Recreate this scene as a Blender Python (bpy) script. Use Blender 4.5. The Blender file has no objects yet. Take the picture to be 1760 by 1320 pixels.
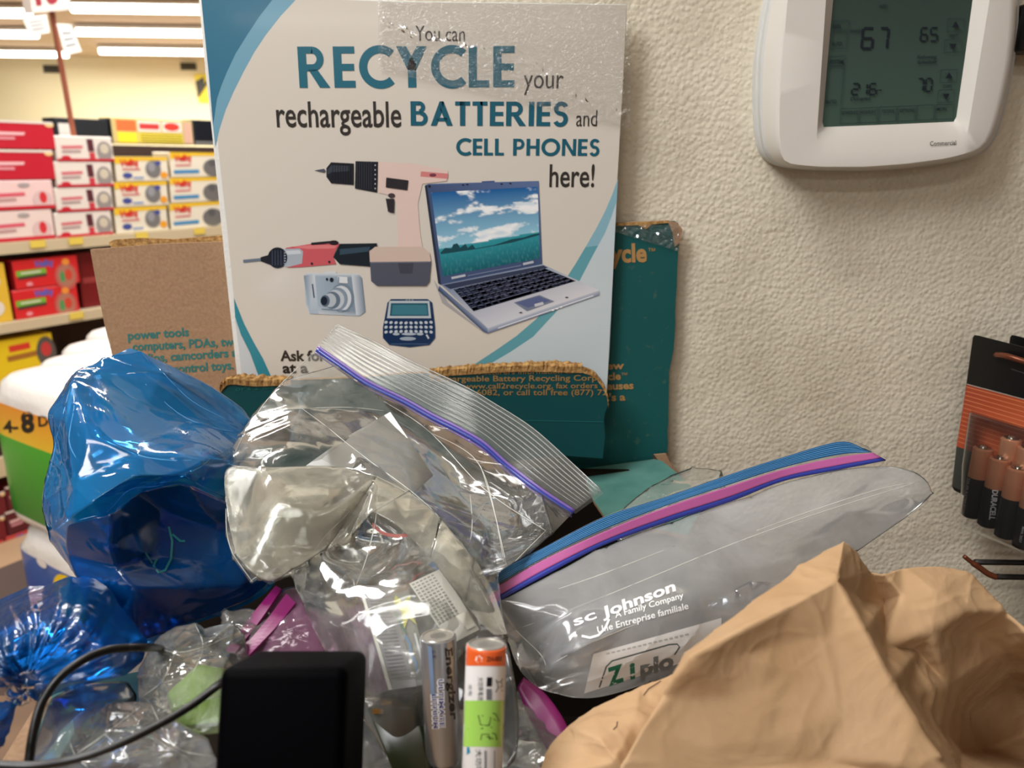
import bpy, bmesh, math, random
from mathutils import Vector, Matrix, noise
from mathutils.geometry import tessellate_polygon, delaunay_2d_cdt
random.seed(7)
SC = bpy.context.scene
COL = SC.collection

# ------------------------------------------------------------------ camera
W, H, F = 1760, 1320, 1320.0
CAM = Vector((0, 0, 1.5))
PITCH, ROLL = math.radians(16.5), math.radians(0.8)
_f = Vector((0, math.cos(PITCH), -math.sin(PITCH)))
_r0, _u0 = Vector((1, 0, 0)), Vector((0, math.sin(PITCH), math.cos(PITCH)))
_r = _r0 * math.cos(ROLL) + _u0 * math.sin(ROLL)
_u = _u0 * math.cos(ROLL) - _r0 * math.sin(ROLL)
cd = bpy.data.cameras.new('camera'); cam = bpy.data.objects.new('camera', cd); COL.objects.link(cam)
cam.matrix_world = Matrix((( _r.x, _u.x, -_f.x, CAM.x), (_r.y, _u.y, -_f.y, CAM.y), (_r.z, _u.z, -_f.z, CAM.z), (0, 0, 0, 1)))
cd.sensor_width = 36; cd.lens = 36 * F / W; cd.clip_start = 0.02; cd.clip_end = 60
cd.dof.use_dof = True; cd.dof.focus_distance = 0.43; cd.dof.aperture_fstop = 11.0
SC.camera = cam

# ------------------------------------------------------------------ world, lights, exposure
SC.view_settings.view_transform = 'Standard'; SC.view_settings.look = 'None'
SC.view_settings.exposure = 0.0; SC.view_settings.gamma = 1.0; SC.view_settings.use_curve_mapping = False
SC.cycles.transparent_max_bounces = 32; SC.cycles.max_bounces = 10
wd = bpy.data.worlds.new('world'); SC.world = wd; wd.use_nodes = True
wd.node_tree.nodes['Background'].inputs[0].default_value = (0.95, 0.97, 1.0, 1)
wd.node_tree.nodes['Background'].inputs[1].default_value = 0.13

def area(name, loc, sx, sy, power, col=(1, 0.975, 0.93), aim=None):
    l = bpy.data.lights.new(name, 'AREA'); l.shape = 'RECTANGLE'; l.size = sx; l.size_y = sy; l.energy = power; l.color = col
    o = bpy.data.objects.new(name, l); COL.objects.link(o); o.location = loc
    if aim is not None:
        o.rotation_euler = (Vector(aim) - Vector(loc)).to_track_quat('-Z', 'Y').to_euler()
    return o
# ceiling rows of fluorescent fixtures over the sales floor, in front of and behind the camera
area('ceiling_tube_light', (-0.75, 0.05, 2.9), 1.3, 0.16, 10)
area('ceiling_tube_light', (-1.1, -2.0, 2.9), 1.3, 0.16, 22)
area('ceiling_tube_light', (-1.1, -4.5, 2.9), 2.4, 0.16, 40)
area('ceiling_tube_light', (0.9, -4.5, 2.9), 1.3, 0.16, 14)
area('ceiling_tube_light', (-1.1, -8.0, 2.9), 4.0, 0.2, 60)
area('ceiling_tube_light', (-1.6, 1.3, 2.9), 1.3, 0.16, 46)
area('ceiling_tube_light', (-1.3, 3.2, 2.9), 2.4, 0.2, 90)
area('ceiling_tube_light', (-2.0, 6.0, 2.85), 3.4, 0.2, 160)
area('ceiling_tube_light', (-4.0, 11.5, 2.85), 7.0, 0.2, 420)
# key light added up to the left, placed for falloff down the wall
area('added_key_light', (-0.95, -0.40, 2.75), 0.5, 0.9, 30, (0.97, 0.98, 1.0), aim=(0, 0.55, 1.4))

# ------------------------------------------------------------------ pixel helpers (photograph frame 1760x1320)
def ray(px, py):
    return _f + _r * ((px - W / 2) / F) + _u * ((H / 2 - py) / F)
def PY(px, py, Y):                       # the point of the ray on the vertical plane y = Y
    d = ray(px, py); return CAM + d * ((Y - CAM.y) / d.y)
def PD(px, py, dist):                    # the point at that depth along the view axis
    return CAM + ray(px, py) * dist
def PL(px, py, a, b):                    # on the vertical plane through ground points a and b
    n = Vector((b[1] - a[1], -(b[0] - a[0]), 0)); d = ray(px, py)
    return CAM + d * (n.dot(Vector((a[0], a[1], 0)) - CAM) / n.dot(d))
def srgb(r, g, b):
    f = lambda c: (c / 255 / 12.92) if c <= 10.3 else ((c / 255 + 0.055) / 1.055) ** 2.4
    return (f(r), f(g), f(b), 1.0)

# ------------------------------------------------------------------ materials
def new_mat(name):
    m = bpy.data.materials.new(name); m.use_nodes = True; nt = m.node_tree; nt.nodes.clear()
    return m, nt, nt.nodes.new, nt.links.new
def bump_nodes(nt, N, L, scale, strength, dist, kind='noise', detail=4, stretch=None, distort=0.0):
    tc = N('ShaderNodeTexCoord'); src = tc.outputs['Object']
    if stretch:
        mp = N('ShaderNodeMapping'); mp.inputs['Scale'].default_value = stretch; L(src, mp.inputs[0]); src = mp.outputs[0]
    if kind == 'noise':
        t = N('ShaderNodeTexNoise'); t.inputs['Detail'].default_value = detail; t.inputs['Distortion'].default_value = distort
        out = t.outputs[0]
    else:
        t = N('ShaderNodeTexVoronoi'); t.feature = 'SMOOTH_F1' if kind == 'smooth' else 'DISTANCE_TO_EDGE' if kind == 'edge' else 'F1'; out = t.outputs['Distance']
    t.inputs['Scale'].default_value = scale; L(src, t.inputs['Vector'])
    b = N('ShaderNodeBump'); b.inputs['Strength'].default_value = strength; b.inputs['Distance'].default_value = dist
    L(out, b.inputs['Height']); return b, src
def mat(name, col, rough=0.5, metal=0.0, bump=None, var=None, col2=None, emit=None, coat=0.0, spec=0.5, attr=False, trans=0.0):
    m, nt, N, L = new_mat(name); o = N('ShaderNodeOutputMaterial'); p = N('ShaderNodeBsdfPrincipled'); L(p.outputs[0], o.inputs[0])
    p.inputs['Base Color'].default_value = col; p.inputs['Roughness'].default_value = rough; p.inputs['Metallic'].default_value = metal
    p.inputs['Coat Weight'].default_value = coat; p.inputs['Coat Roughness'].default_value = 0.08; p.inputs['Specular IOR Level'].default_value = spec
    p.inputs['Transmission Weight'].default_value = trans
    if attr:
        a = N('ShaderNodeVertexColor'); a.layer_name = 'Col'; L(a.outputs[0], p.inputs['Base Color'])
    if var:                              # (scale, lo, hi) blend to col2 with noise
        tc = N('ShaderNodeTexCoord'); t = N('ShaderNodeTexNoise'); t.inputs['Scale'].default_value = var[0]; t.inputs['Detail'].default_value = 6
        L(tc.outputs['Object'], t.inputs['Vector']); r = N('ShaderNodeValToRGB')
        r.color_ramp.elements[0].position = var[1]; r.color_ramp.elements[1].position = var[2]
        r.color_ramp.elements[0].color = col; r.color_ramp.elements[1].color = col2; L(t.outputs[0], r.inputs[0]); L(r.outputs[0], p.inputs['Base Color'])
    if bump:
        b, _ = bump_nodes(nt, N, L, **bump); L(b.outputs[0], p.inputs['Normal'])
    if emit:
        p.inputs['Emission Color'].default_value = emit[0]; p.inputs['Emission Strength'].default_value = emit[1]
    return m
def film(name, tint, milk_col, milk, gloss=1.6, rough=0.09, bump=None, scuff=None):
    """thin plastic film: see-through, faintly milky, with a specular skin"""
    m, nt, N, L = new_mat(name); o = N('ShaderNodeOutputMaterial')
    tr = N('ShaderNodeBsdfTransparent'); tr.inputs[0].default_value = tint
    df = N('ShaderNodeBsdfDiffuse'); df.inputs[0].default_value = milk_col
    tl = N('ShaderNodeBsdfTranslucent'); tl.inputs[0].default_value = milk_col
    mx = N('ShaderNodeMixShader'); mx.inputs[0].default_value = 0.45; L(df.outputs[0], mx.inputs[1]); L(tl.outputs[0], mx.inputs[2])
    m2 = N('ShaderNodeMixShader'); m2.inputs[0].default_value = milk; L(tr.outputs[0], m2.inputs[1]); L(mx.outputs[0], m2.inputs[2])
    if scuff:
        tc = N('ShaderNodeTexCoord'); t = N('ShaderNodeTexNoise'); t.inputs['Scale'].default_value = scuff[0]; t.inputs['Detail'].default_value = 8
        t.inputs['Distortion'].default_value = 0.6; L(tc.outputs['Object'], t.inputs['Vector'])
        mr = N('ShaderNodeMapRange'); mr.inputs[1].default_value = 0.35; mr.inputs[2].default_value = 0.7
        mr.inputs[3].default_value = max(0, milk - scuff[1]); mr.inputs[4].default_value = milk + scuff[1]
        L(t.outputs[0], mr.inputs[0]); L(mr.outputs[0], m2.inputs[0])
    gl = N('ShaderNodeBsdfGlossy'); gl.inputs['Roughness'].default_value = rough
    fr = N('ShaderNodeFresnel'); fr.inputs['IOR'].default_value = 1.5
    mu = N('ShaderNodeMath'); mu.operation = 'MULTIPLY'; mu.use_clamp = True; mu.inputs[1].default_value = gloss; L(fr.outputs[0], mu.inputs[0])
    m3 = N('ShaderNodeMixShader'); L(mu.outputs[0], m3.inputs[0]); L(m2.outputs[0], m3.inputs[1]); L(gl.outputs[0], m3.inputs[2]); L(m3.outputs[0], o.inputs[0])
    if bump:
        b, _ = bump_nodes(nt, N, L, **bump)
        for n in (df, tl, gl): L(b.outputs[0], n.inputs['Normal'])
    return m

M = {}
M['print'] = mat('print_ink', (1, 1, 1, 1), 0.5, attr=True)
M['print_gloss'] = mat('glossy_print', (1, 1, 1, 1), 0.22, attr=True, coat=0.25)
M['print_metal'] = mat('metallic_print', (1, 1, 1, 1), 0.45, metal=0.1, attr=True)
M['card_print'] = mat('ink_on_cardboard', (1, 1, 1, 1), 0.75, attr=True, spec=0.2)

# ------------------------------------------------------------------ object helpers
def tag(o, label, cat, group=None):
    o['label'] = label; o['category'] = cat
    if group: o['group'] = group
    return o
def thing(name, label, cat, loc, group=None):
    o = bpy.data.objects.new(name, None); COL.objects.link(o); o.location = loc; o.empty_display_size = 0.02
    return tag(o, label, cat, group)
def worldloc(o):
    v = Vector((0, 0, 0))
    while o: v = v + o.location; o = o.parent
    return v
def link(name, me, parent=None, loc=None):
    o = bpy.data.objects.new(name, me); COL.objects.link(o)
    if parent: o.parent = parent
    return o
def mesh_obj(name, vs, fs, mats, parent=None, origin=None, smooth=False, mi=None, cols=None):
    """vs in world space; stored relative to parent (or to origin)"""
    base = worldloc(parent) if parent else (Vector(origin) if origin is not None else Vector((0, 0, 0)))
    me = bpy.data.meshes.new(name); me.from_pydata([tuple(Vector(v) - base) for v in vs], [], fs)
    for m in (mats if isinstance(mats, (list, tuple)) else [mats]): me.materials.append(m)
    if mi: me.polygons.foreach_set('material_index', mi)
    if smooth: me.polygons.foreach_set('use_smooth', [True] * len(me.polygons))
    if cols:
        ca = me.color_attributes.new('Col', 'FLOAT_COLOR', 'POINT')
        ca.data.foreach_set('color', [c for k in cols for c in k])
    me.update()
    o = link(name, me, parent)
    if parent is None: o.location = base
    return o
def kind(o, k):
    o['kind'] = k; return o
def box_vf(c, x, y, z):
    """corner-free box: centre c and three half-axis vectors"""
    vs = [c + x * i + y * j + z * k for i in (-1, 1) for j in (-1, 1) for k in (-1, 1)]
    return vs, [(0, 1, 3, 2), (4, 6, 7, 5), (0, 4, 5, 1), (2, 3, 7, 6), (0, 2, 6, 4), (1, 5, 7, 3)]
def hull_vf(front, off):
    """prism: front polygon (world points) pushed by the vector off"""
    n = len(front); vs = list(front) + [p + off for p in front]
    fs = [tuple(range(n)), tuple(range(2 * n - 1, n - 1, -1))] + [(i, i + n, (i + 1) % n + n, (i + 1) % n) for i in range(n)]
    return vs, fs
def bevel(o, w, seg=2, ang=0.5, smooth=True):
    bm = bmesh.new(); bm.from_mesh(o.data); bmesh.ops.recalc_face_normals(bm, faces=bm.faces)
    es = [e for e in bm.edges if len(e.link_faces) == 2 and e.calc_face_angle(0) > ang]
    bmesh.ops.bevel(bm, geom=es, offset=w, segments=seg, profile=0.5, affect='EDGES', clamp_overlap=True)
    bm.to_mesh(o.data); bm.free()
    if smooth: o.data.shade_smooth(); o.data.set_sharp_from_angle(angle=math.radians(50))
    return o
def catmull(pts, n):
    pts = [Vector(p) for p in pts]; P = [pts[0] * 2 - pts[1]] + pts + [pts[-1] * 2 - pts[-2]]; out = []
    for i in range(1, len(P) - 2):
        for k in range(n):
            t = k / n; a, b, c, d = P[i - 1], P[i], P[i + 1], P[i + 2]
            out.append(0.5 * ((2 * b) + (c - a) * t + (2 * a - 5 * b + 4 * c - d) * t * t + (3 * b - a - 3 * c + d) * t ** 3))
    out.append(pts[-1]); return out
def tube_vf(path, r, seg=10, caps=True):
    vs, fs = [], []; n = len(path); up = Vector((0.1, 0.2, 1)).normalized()
    for i, p in enumerate(path):
        t = (path[min(i + 1, n - 1)] - path[max(i - 1, 0)]).normalized(); a = t.cross(up)
        if a.length < 1e-3: a = t.cross(Vector((1, 0, 0)))
        a.normalize(); b = t.cross(a); rr = r[i] if isinstance(r, (list, tuple)) else r
        vs += [p + (a * math.cos(2 * math.pi * k / seg) + b * math.sin(2 * math.pi * k / seg)) * rr for k in range(seg)]
    for i in range(n - 1):
        fs += [(i * seg + k, i * seg + (k + 1) % seg, (i + 1) * seg + (k + 1) % seg, (i + 1) * seg + k) for k in range(seg)]
    if caps: fs += [tuple(range(seg - 1, -1, -1)), tuple(range((n - 1) * seg, n * seg))]
    return vs, fs
def lathe_vf(prof, base, axis, seg=40, ref=None):
    """prof: (radius, height) along axis"""
    axis = axis.normalized(); a = axis.cross(ref if ref is not None else Vector((0, 1, 0))).normalized(); b = axis.cross(a)
    vs = [base + axis * h + (a * math.cos(2 * math.pi * k / seg) + b * math.sin(2 * math.pi * k / seg)) * r for r, h in prof for k in range(seg)]
    fs = [(i * seg + k, i * seg + (k + 1) % seg, (i + 1) * seg + (k + 1) % seg, (i + 1) * seg + k) for i in range(len(prof) - 1) for k in range(seg)]
    fs += [tuple(range(seg - 1, -1, -1)), tuple(range((len(prof) - 1) * seg, len(prof) * seg))]
    return vs, fs
def subdivided(vs, fs, levels, crease_edges=None, base_crease=0.0, simple=False):
    """Catmull-Clark of a coarse mesh with creases; returns (verts, faces)"""
    me = bpy.data.meshes.new('tmp'); me.from_pydata([tuple(v) for v in vs], [], fs); me.update()
    at = me.attributes.new('crease_edge', 'FLOAT', 'EDGE')
    for e in me.edges:
        k = frozenset(e.vertices); at.data[e.index].value = crease_edges[k] if crease_edges and k in crease_edges else base_crease
    o = bpy.data.objects.new('tmp', me); COL.objects.link(o)
    s = o.modifiers.new('s', 'SUBSURF'); s.levels = s.render_levels = levels; s.boundary_smooth = 'PRESERVE_CORNERS'
    s.subdivision_type = 'SIMPLE' if simple else 'CATMULL_CLARK'
    dg = bpy.context.evaluated_depsgraph_get(); e = o.evaluated_get(dg).to_mesh()
    V = [v.co.copy() for v in e.vertices]; Fc = [tuple(p.vertices) for p in e.polygons]
    bpy.data.objects.remove(o); bpy.data.meshes.remove(me)
    return V, Fc
def vnormals(V, Fc):
    N_ = [Vector((0, 0, 0)) for _ in V]
    for f in Fc:
        n = (V[f[1]] - V[f[0]]).cross(V[f[2]] - V[f[0]])
        for i in f: N_[i] += n
    return [n.normalized() if n.length > 0 else Vector((0, 0, 1)) for n in N_]
def crumple(V, Fc, amp, scale, seed=0.0, octaves=2, ang=0.0, aniso=0.45):
    """thin raised creases (ridged noise, drawn out along one direction) over broad soft facets"""
    Nn = vnormals(V, Fc); out = []; ca, sa_ = math.cos(math.radians(ang)), math.sin(math.radians(ang)); so = Vector((seed * 3.1, seed * 1.7, -seed))
    for v, n in zip(V, Nn):
        e = Vector((v.x * ca + v.z * sa_, v.y, -v.x * sa_ + v.z * ca)); e.x *= aniso; h = 0; a = amp; s = scale
        for k in range(octaves):
            q = e * s + so; w = q + noise.noise_vector(q * 0.5) * 0.9
            r = 1 - min(1.0, abs(noise.noise(w)) * 3.2); h += a * (r * r * r * 0.9 + 0.6 * noise.noise(q * 0.45)); a *= 0.5; s *= 2.1
        out.append(v + n * h)
    return out
def pouch(name, outline, inner, mat_, parent, thick=0.012, folds=(), levels=3, crease=0.45, amp=0.0012, scale=60, seed=0, octaves=2, ang=20, aniso=0.45, closed=True, back=None, pins=True):
    """a film bag: coarse control net (px, py, depth) -> creased surface, with a back sheet behind it"""
    pts = list(outline) + list(inner); n = len(outline)
    edges = [(i, (i + 1) % n) for i in range(n)] + [tuple(f) for f in folds]
    r = delaunay_2d_cdt([Vector((p[0], p[1])) for p in pts], edges, [], 1, 1e-4)
    co, faces, orig = r[0], r[2], r[3]
    D = []
    for i, c in enumerate(co):
        if orig[i]: D.append(pts[orig[i][0]][2])
        else: D.append(min(pts, key=lambda p: (p[0] - c.x) ** 2 + (p[1] - c.y) ** 2)[2])
    V = [PD(c.x, c.y, d) for c, d in zip(co, D)]
    isout = [bool(orig[i]) and orig[i][0] < n for i in range(len(co))]
    ce = {}
    idx = {o: i for i, os_ in enumerate(orig) for o in os_}
    for f in folds: ce[frozenset((idx[f[0]], idx[f[1]]))] = 1.0
    for i in range(n): ce[frozenset((idx[i], idx[(i + 1) % n]))] = 0.75
    # wind so that faces look at the camera
    Fs = []
    for f in faces:
        a, b, c = V[f[0]], V[f[1]], V[f[2]]
        Fs.append(tuple(f) if (b - a).cross(c - a).dot(CAM - a) > 0 else tuple(reversed(f)))
    if closed:
        m = {}; base = len(V); VB = list(V)
        for i in range(len(co)):
            if isout[i]: m[i] = i
            else:
                m[i] = len(VB); jig = noise.noise(Vector((co[i].x * 0.02, co[i].y * 0.02, seed + 3))) * 0.4 + 1
                VB.append(PD(co[i].x, co[i].y, D[i] + thick * jig))
        FB = [tuple(m[i] for i in reversed(f)) for f in Fs if any(not isout[i] for i in f)]
        V = VB; Fs = Fs + FB
    V2, F2 = subdivided(V, Fs, levels, ce, crease)
    V2 = crumple(V2, F2, amp, scale, seed, octaves, ang, aniso)
    return mesh_obj(name, V2, F2, mat_, parent, smooth=True)
def base_of(pts):
    ws = [PD(*p) for p in pts]; z = min(w.z for w in ws); c = sum(ws, Vector()) / len(ws); return Vector((c.x, c.y, z))
def ribbon(name, ca, cb, mat_, parent, n=10, nv=1, ribs=0, amp=0.0, lift=0.0, thick=0.0):
    """strip between two curves of (px, py, depth)"""
    A = catmull([PD(*p) for p in ca], n); B = catmull([PD(*p) for p in cb], n)
    k = max(len(A), len(B))
    rs = lambda Q: [Q[min(len(Q) - 1, int(i * (len(Q) - 1) / (k - 1)))].lerp(Q[min(len(Q) - 1, int(i * (len(Q) - 1) / (k - 1)) + 1)], (i * (len(Q) - 1) / (k - 1)) % 1) for i in range(k)]
    A, B = rs(A), rs(B); vs, fs = [], []
    for i in range(k):
        t = A[min(i + 1, k - 1)] - A[max(i - 1, 0)]; nn = t.cross(B[i] - A[i]).normalized()
        if nn.dot(CAM - A[i]) < 0: nn = -nn
        for j in range(nv + 1):
            v = j / nv; h = lift
            if ribs:
                ph = (v * ribs) % 1; h += amp * math.exp(-((ph - 0.5) / 0.07) ** 2)
            vs.append(A[i].lerp(B[i], v) + nn * h)
    for i in range(k - 1):
        for j in range(nv):
            a = i * (nv + 1) + j; fs.append((a, a + 1, a + nv + 2, a + nv + 1))
    o = mesh_obj(name, vs, fs, mat_, parent, smooth=True)
    if thick:
        bm = bmesh.new(); bm.from_mesh(o.data); bmesh.ops.solidify(bm, geom=bm.faces[:], thickness=thick); bm.to_mesh(o.data); bm.free()
    return o

# ------------------------------------------------------------------ flat print: lettering and pictures
_tc = {}
def text_poly(s, bold=0.0):
    k = (s, bold)
    if k not in _tc:
        c = bpy.data.curves.new('t', 'FONT'); c.body = s; c.offset = bold; c.resolution_u = 3; c.fill_mode = 'FRONT'
        o = bpy.data.objects.new('t', c); COL.objects.link(o)
        e = o.evaluated_get(bpy.context.evaluated_depsgraph_get()).to_mesh()
        _tc[k] = ([(v.co.x, v.co.y) for v in e.vertices], [tuple(p.vertices) for p in e.polygons])
        bpy.data.objects.remove(o); bpy.data.curves.remove(c)
    return _tc[k]
CAPH = max(y for _, y in text_poly('H')[0])
def arc(cx, cy, rx, ry, a0, a1, n=14):
    return [(cx + rx * math.cos(math.radians(a0 + (a1 - a0) * i / n)), cy + ry * math.sin(math.radians(a0 + (a1 - a0) * i / n))) for i in range(n + 1)]
def sweep(sp, w):
    L_, R_ = [], []
    for i, p in enumerate(sp):
        a, b = sp[max(i - 1, 0)], sp[min(i + 1, len(sp) - 1)]; dx, dy = b[0] - a[0], b[1] - a[1]; l = math.hypot(dx, dy) or 1
        nx, ny = -dy / l * w / 2, dx / l * w / 2; L_.append((p[0] + nx, p[1] + ny)); R_.append((p[0] - nx, p[1] - ny))
    return [[L_[i], L_[i + 1], R_[i + 1], R_[i]] for i in range(len(sp) - 1)]
def R4(x0, y0, x1, y1): return [(x0, y0), (x1, y0), (x1, y1), (x0, y1)]
def glyph(c):
    w = 0.2; b = 0.17
    st = R4(0, 0, w, 1)
    if c == 'R': return [st, R4(w, 1 - b, .36, 1), R4(w, .40, .36, .40 + b)] + sweep(arc(.34, .70, .2, .215, 90, -90), b) + [[(.24, .44), (.46, .44), (.76, 0), (.50, 0)]], .76
    if c == 'P': return [st, R4(w, 1 - b, .36, 1), R4(w, .36, .36, .36 + b)] + sweep(arc(.34, .68, .2, .235, 90, -90), b), .64
    if c == 'B': return [st, R4(w, 1 - b, .33, 1), R4(w, .46, .36, .46 + .14), R4(w, 0, .38, b)] + sweep(arc(.32, .755, .15, .165, 90, -90), .16) + sweep(arc(.37, .295, .19, .215, 90, -90), b), .66
    if c == 'E': return [st, R4(w, 1 - b, .52, 1), R4(w, .41, .50, .41 + b), R4(w, 0, .52, b)], .52
    if c == 'L': return [st, R4(w, 0, .50, b)], .50
    if c == 'I': return [st], w
    if c == 'T': return [R4(0, 1 - b, .56, 1), R4(.18, 0, .38, 1)], .56
    if c == 'H': return [st, R4(.52, 0, .72, 1), R4(w, .42, .52, .59)], .72
    if c == 'N': return [R4(0, 0, .18, 1), R4(.6, 0, .78, 1), [(0, 1), (.2, 1), (.78, 0), (.58, 0)]], .78
    if c == 'Y': return [R4(.27, 0, .47, .5), [(0, 1), (.24, 1), (.47, .58), (.47, .42), (.27, .42)], [(.74, 1), (.5, 1), (.27, .58), (.27, .42), (.47, .42)]], .74
    if c == 'A': return [[(0, 0), (.22, 0), (.49, .74), (.49, 1), (.34, 1)], [(.83, 0), (.61, 0), (.34, .74), (.34, 1), (.49, 1)], R4(.20, .18, .63, .33)], .83
    if c == 'O': return sweep(arc(.52, .5, .42, .43, 0, 360, 32), w), 1.04
    if c == 'C': return sweep(arc(.52, .5, .42, .43, 48, 312, 26), w), .82
    if c == 'S': return sweep(arc(.31, .72, .19, .205, 25, 270, 14)[:-1] + arc(.29, .285, .20, .23, 90, -155, 14), .175), .58
    return [], .3
class Print:
    """collects coloured flat shapes, each a hair above the last, mapped by mp(px, py, lift)"""
    LAY = 1.5e-5
    hold = False
    def __init__(s, mp, base=0.0, sub=0): s.sub = sub; s.mp = mp; s.v = []; s.f = []; s.c = []; s.k = 0; s.base = base
    def lift(s): s.k += 0 if s.hold else 1; return s.base + s.k * s.LAY
    def raw(s, pts, faces, cols):
        if s.sub:                        # cut long edges so the print can follow a curved surface
            pts, cols, todo, faces, mid = list(pts), list(cols), [t for f in faces for t in [(f[0], f[k], f[k + 1]) for k in range(1, len(f) - 1)]], [], {}
            while todo:
                f = todo.pop(); L_ = [math.hypot(pts[f[k]][0] - pts[f[(k + 1) % 3]][0], pts[f[k]][1] - pts[f[(k + 1) % 3]][1]) for k in range(3)]; k = L_.index(max(L_))
                if L_[k] <= s.sub: faces.append(f); continue
                i, j, o = f[k], f[(k + 1) % 3], f[(k + 2) % 3]; e = (min(i, j), max(i, j))
                if e not in mid: mid[e] = len(pts); pts.append(((pts[i][0] + pts[j][0]) / 2, (pts[i][1] + pts[j][1]) / 2)); cols.append(tuple((x + y) / 2 for x, y in zip(cols[i], cols[j])))
                todo += [(i, mid[e], o), (mid[e], j, o)]
        h = s.lift(); b = len(s.v)
        W_ = [s.mp(p[0], p[1], h) for p in pts]; s.v += [w if w is not None else CAM for w in W_]
        s.c += cols; s.f += [tuple(i + b for i in f) for f in faces if all(W_[i] is not None for i in f)]
    def poly(s, pts, col, cols=None):
        tri = tessellate_polygon([[Vector((p[0], p[1], 0)) for p in pts]])
        s.raw(pts, [tuple(t) for t in tri], cols or [col] * len(pts))
    def polys(s, lst, col):
        pts, fs = [], []
        for q in lst:
            b = len(pts); pts += q; fs += [tuple(i + b for i in t) for t in tessellate_polygon([[Vector((p[0], p[1], 0)) for p in q]])]
        s.raw(pts, fs, [col] * len(pts))
    def line(s, pts, w, col): s.polys(sweep(pts, w), col)
    def ell(s, cx, cy, rx, ry, col, rim=None, rot=0, n=20):
        a = math.radians(rot); pts = [(cx, cy)] + [(cx + rx * math.cos(t) * math.cos(a) - ry * math.sin(t) * math.sin(a), cy + rx * math.cos(t) * math.sin(a) + ry * math.sin(t) * math.cos(a)) for t in [2 * math.pi * i / n for i in range(n)]]
        s.raw(pts, [(0, i + 1, (i + 1) % n + 1) for i in range(n)], [col] + [rim or col] * n)
    def quadgrid(s, q, nu, nv, fn):
        """q: four corners; fn(u, v) -> colour"""
        pts, cols, fs = [], [], []
        for j in range(nv + 1):
            for i in range(nu + 1):
                u, v = i / nu, j / nv
                pts.append(tuple((q[0][k] * (1 - u) + q[1][k] * u) * (1 - v) + (q[3][k] * (1 - u) + q[2][k] * u) * v for k in (0, 1))); cols.append(fn(u, v))
        for j in range(nv):
            for i in range(nu):
                a = j * (nu + 1) + i; fs.append((a, a + 1, a + nu + 2, a + nu + 1))
        s.raw(pts, fs, cols)
    def _place(s, pts, faces, a, b, h, x0, x1, col, vp, capn=1.0):
        dx, dy = b[0] - a[0], b[1] - a[1]; l = math.hypot(dx, dy); ux, uy = dx / l, dy / l; sx = l / (x1 - x0); out = []
        for x, y in pts:
            t = (x - x0) * sx; v = y * h / capn
            qx, qy = a[0] + ux * t + uy * v, a[1] + uy * t - ux * v
            if vp: qx += (818 - a[0] - t) / 5044 * (-v)
            out.append((qx, qy))
        s.raw(out, faces, [col] * len(out))
    def flush(s, name, parent, m=None):
        o = s.build(name, parent, m); s.v, s.f, s.c = [], [], []; return o
    def text(s, str_, a, b, h, col, bold=0.0, vp=False, skew=0.0):
        """baseline from a to b, cap height h"""
        p, f = text_poly(str_, bold); xs = [q[0] for q in p]
        if skew: p = [(x + y * skew, y) for x, y in p]; xs = [q[0] for q in p]
        s._place(p, f, a, b, h, min(xs), max(xs), col, vp, CAPH)
    def caps(s, str_, a, b, h, col, gap=0.09):
        pts, fs, x = [], [], 0
        for ch in str_:
            ps, w = glyph(ch)
            for q in ps:
                q = [(px + x, py) for px, py in q]; k = len(pts); pts += q
                fs += [tuple(i + k for i in t) for t in tessellate_polygon([[Vector((p[0], p[1], 0)) for p in q]])]
            x += w + gap
        s._place(pts, fs, a, b, h, 0, x - gap, col, True)
    def build(s, name, parent, m=None):
        used = sorted({i for f in s.f for i in f}); mpi = {o: k for k, o in enumerate(used)}
        s.v = [s.v[i] for i in used]; s.c = [s.c[i] for i in used]; s.f = [tuple(mpi[i] for i in f) for f in s.f]
        return mesh_obj(name, s.v, s.f, m or M['print'], parent, cols=s.c)
def planar(Y):
    return lambda px, py, h: PY(px, py, Y) + Vector((0, -h, 0))
def quadmap(c00, c10, c11, c01, bend=None):
    """unit square -> world quad, lifted along its normal (towards the camera)"""
    n = (c10 - c00).cross(c01 - c00).normalized()
    if n.dot(CAM - c00) < 0: n = -n
    return lambda u, v, h: (c00 * (1 - u) + c10 * u) * (1 - v) + (c01 * (1 - u) + c11 * u) * v + n * h
def onto(objs, eps=0.0002, far=0.5):
    """cast print onto built surfaces along the line of sight: lies on the surface itself"""
    from mathutils.bvhtree import BVHTree
    tr = []
    for o in objs:
        wl = worldloc(o); tr.append(BVHTree.FromPolygons([v.co + wl for v in o.data.vertices], [tuple(p.vertices) for p in o.data.polygons]))
    def mp(px, py, h):
        d = ray(px, py); best = None
        for t in tr:
            hit = t.ray_cast(CAM, d)
            if hit[0] is not None and (best is None or hit[3] < best[3]): best = hit
        if best is None: return None
        return best[0] - d.normalized() * (eps + h)
    return mp

def crease(name, path, objs, r, m, parent, n=5, lift=0.0):
    """a raised fold or welded seam running over a film, coloured pale for its glint"""
    mp = onto(objs, 0.0); P2 = catmull([Vector((p[0], p[1], 0)) for p in path], n); pts = [mp(p.x, p.y, lift) for p in P2]; pts = [p for p in pts if p is not None]
    if len(pts) < 3: return None
    for _ in range(2): pts = [pts[0]] + [(pts[i - 1] + pts[i] * 2 + pts[i + 1]) / 4 for i in range(1, len(pts) - 1)] + [pts[-1]]
    k = len(pts); rs = [r * (0.35 + 0.65 * math.sin(math.pi * (i + .5) / k)) for i in range(k)]
    vs, fs = tube_vf(pts, rs, 6); return mesh_obj(name, vs, fs, m, parent, smooth=True)

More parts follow.
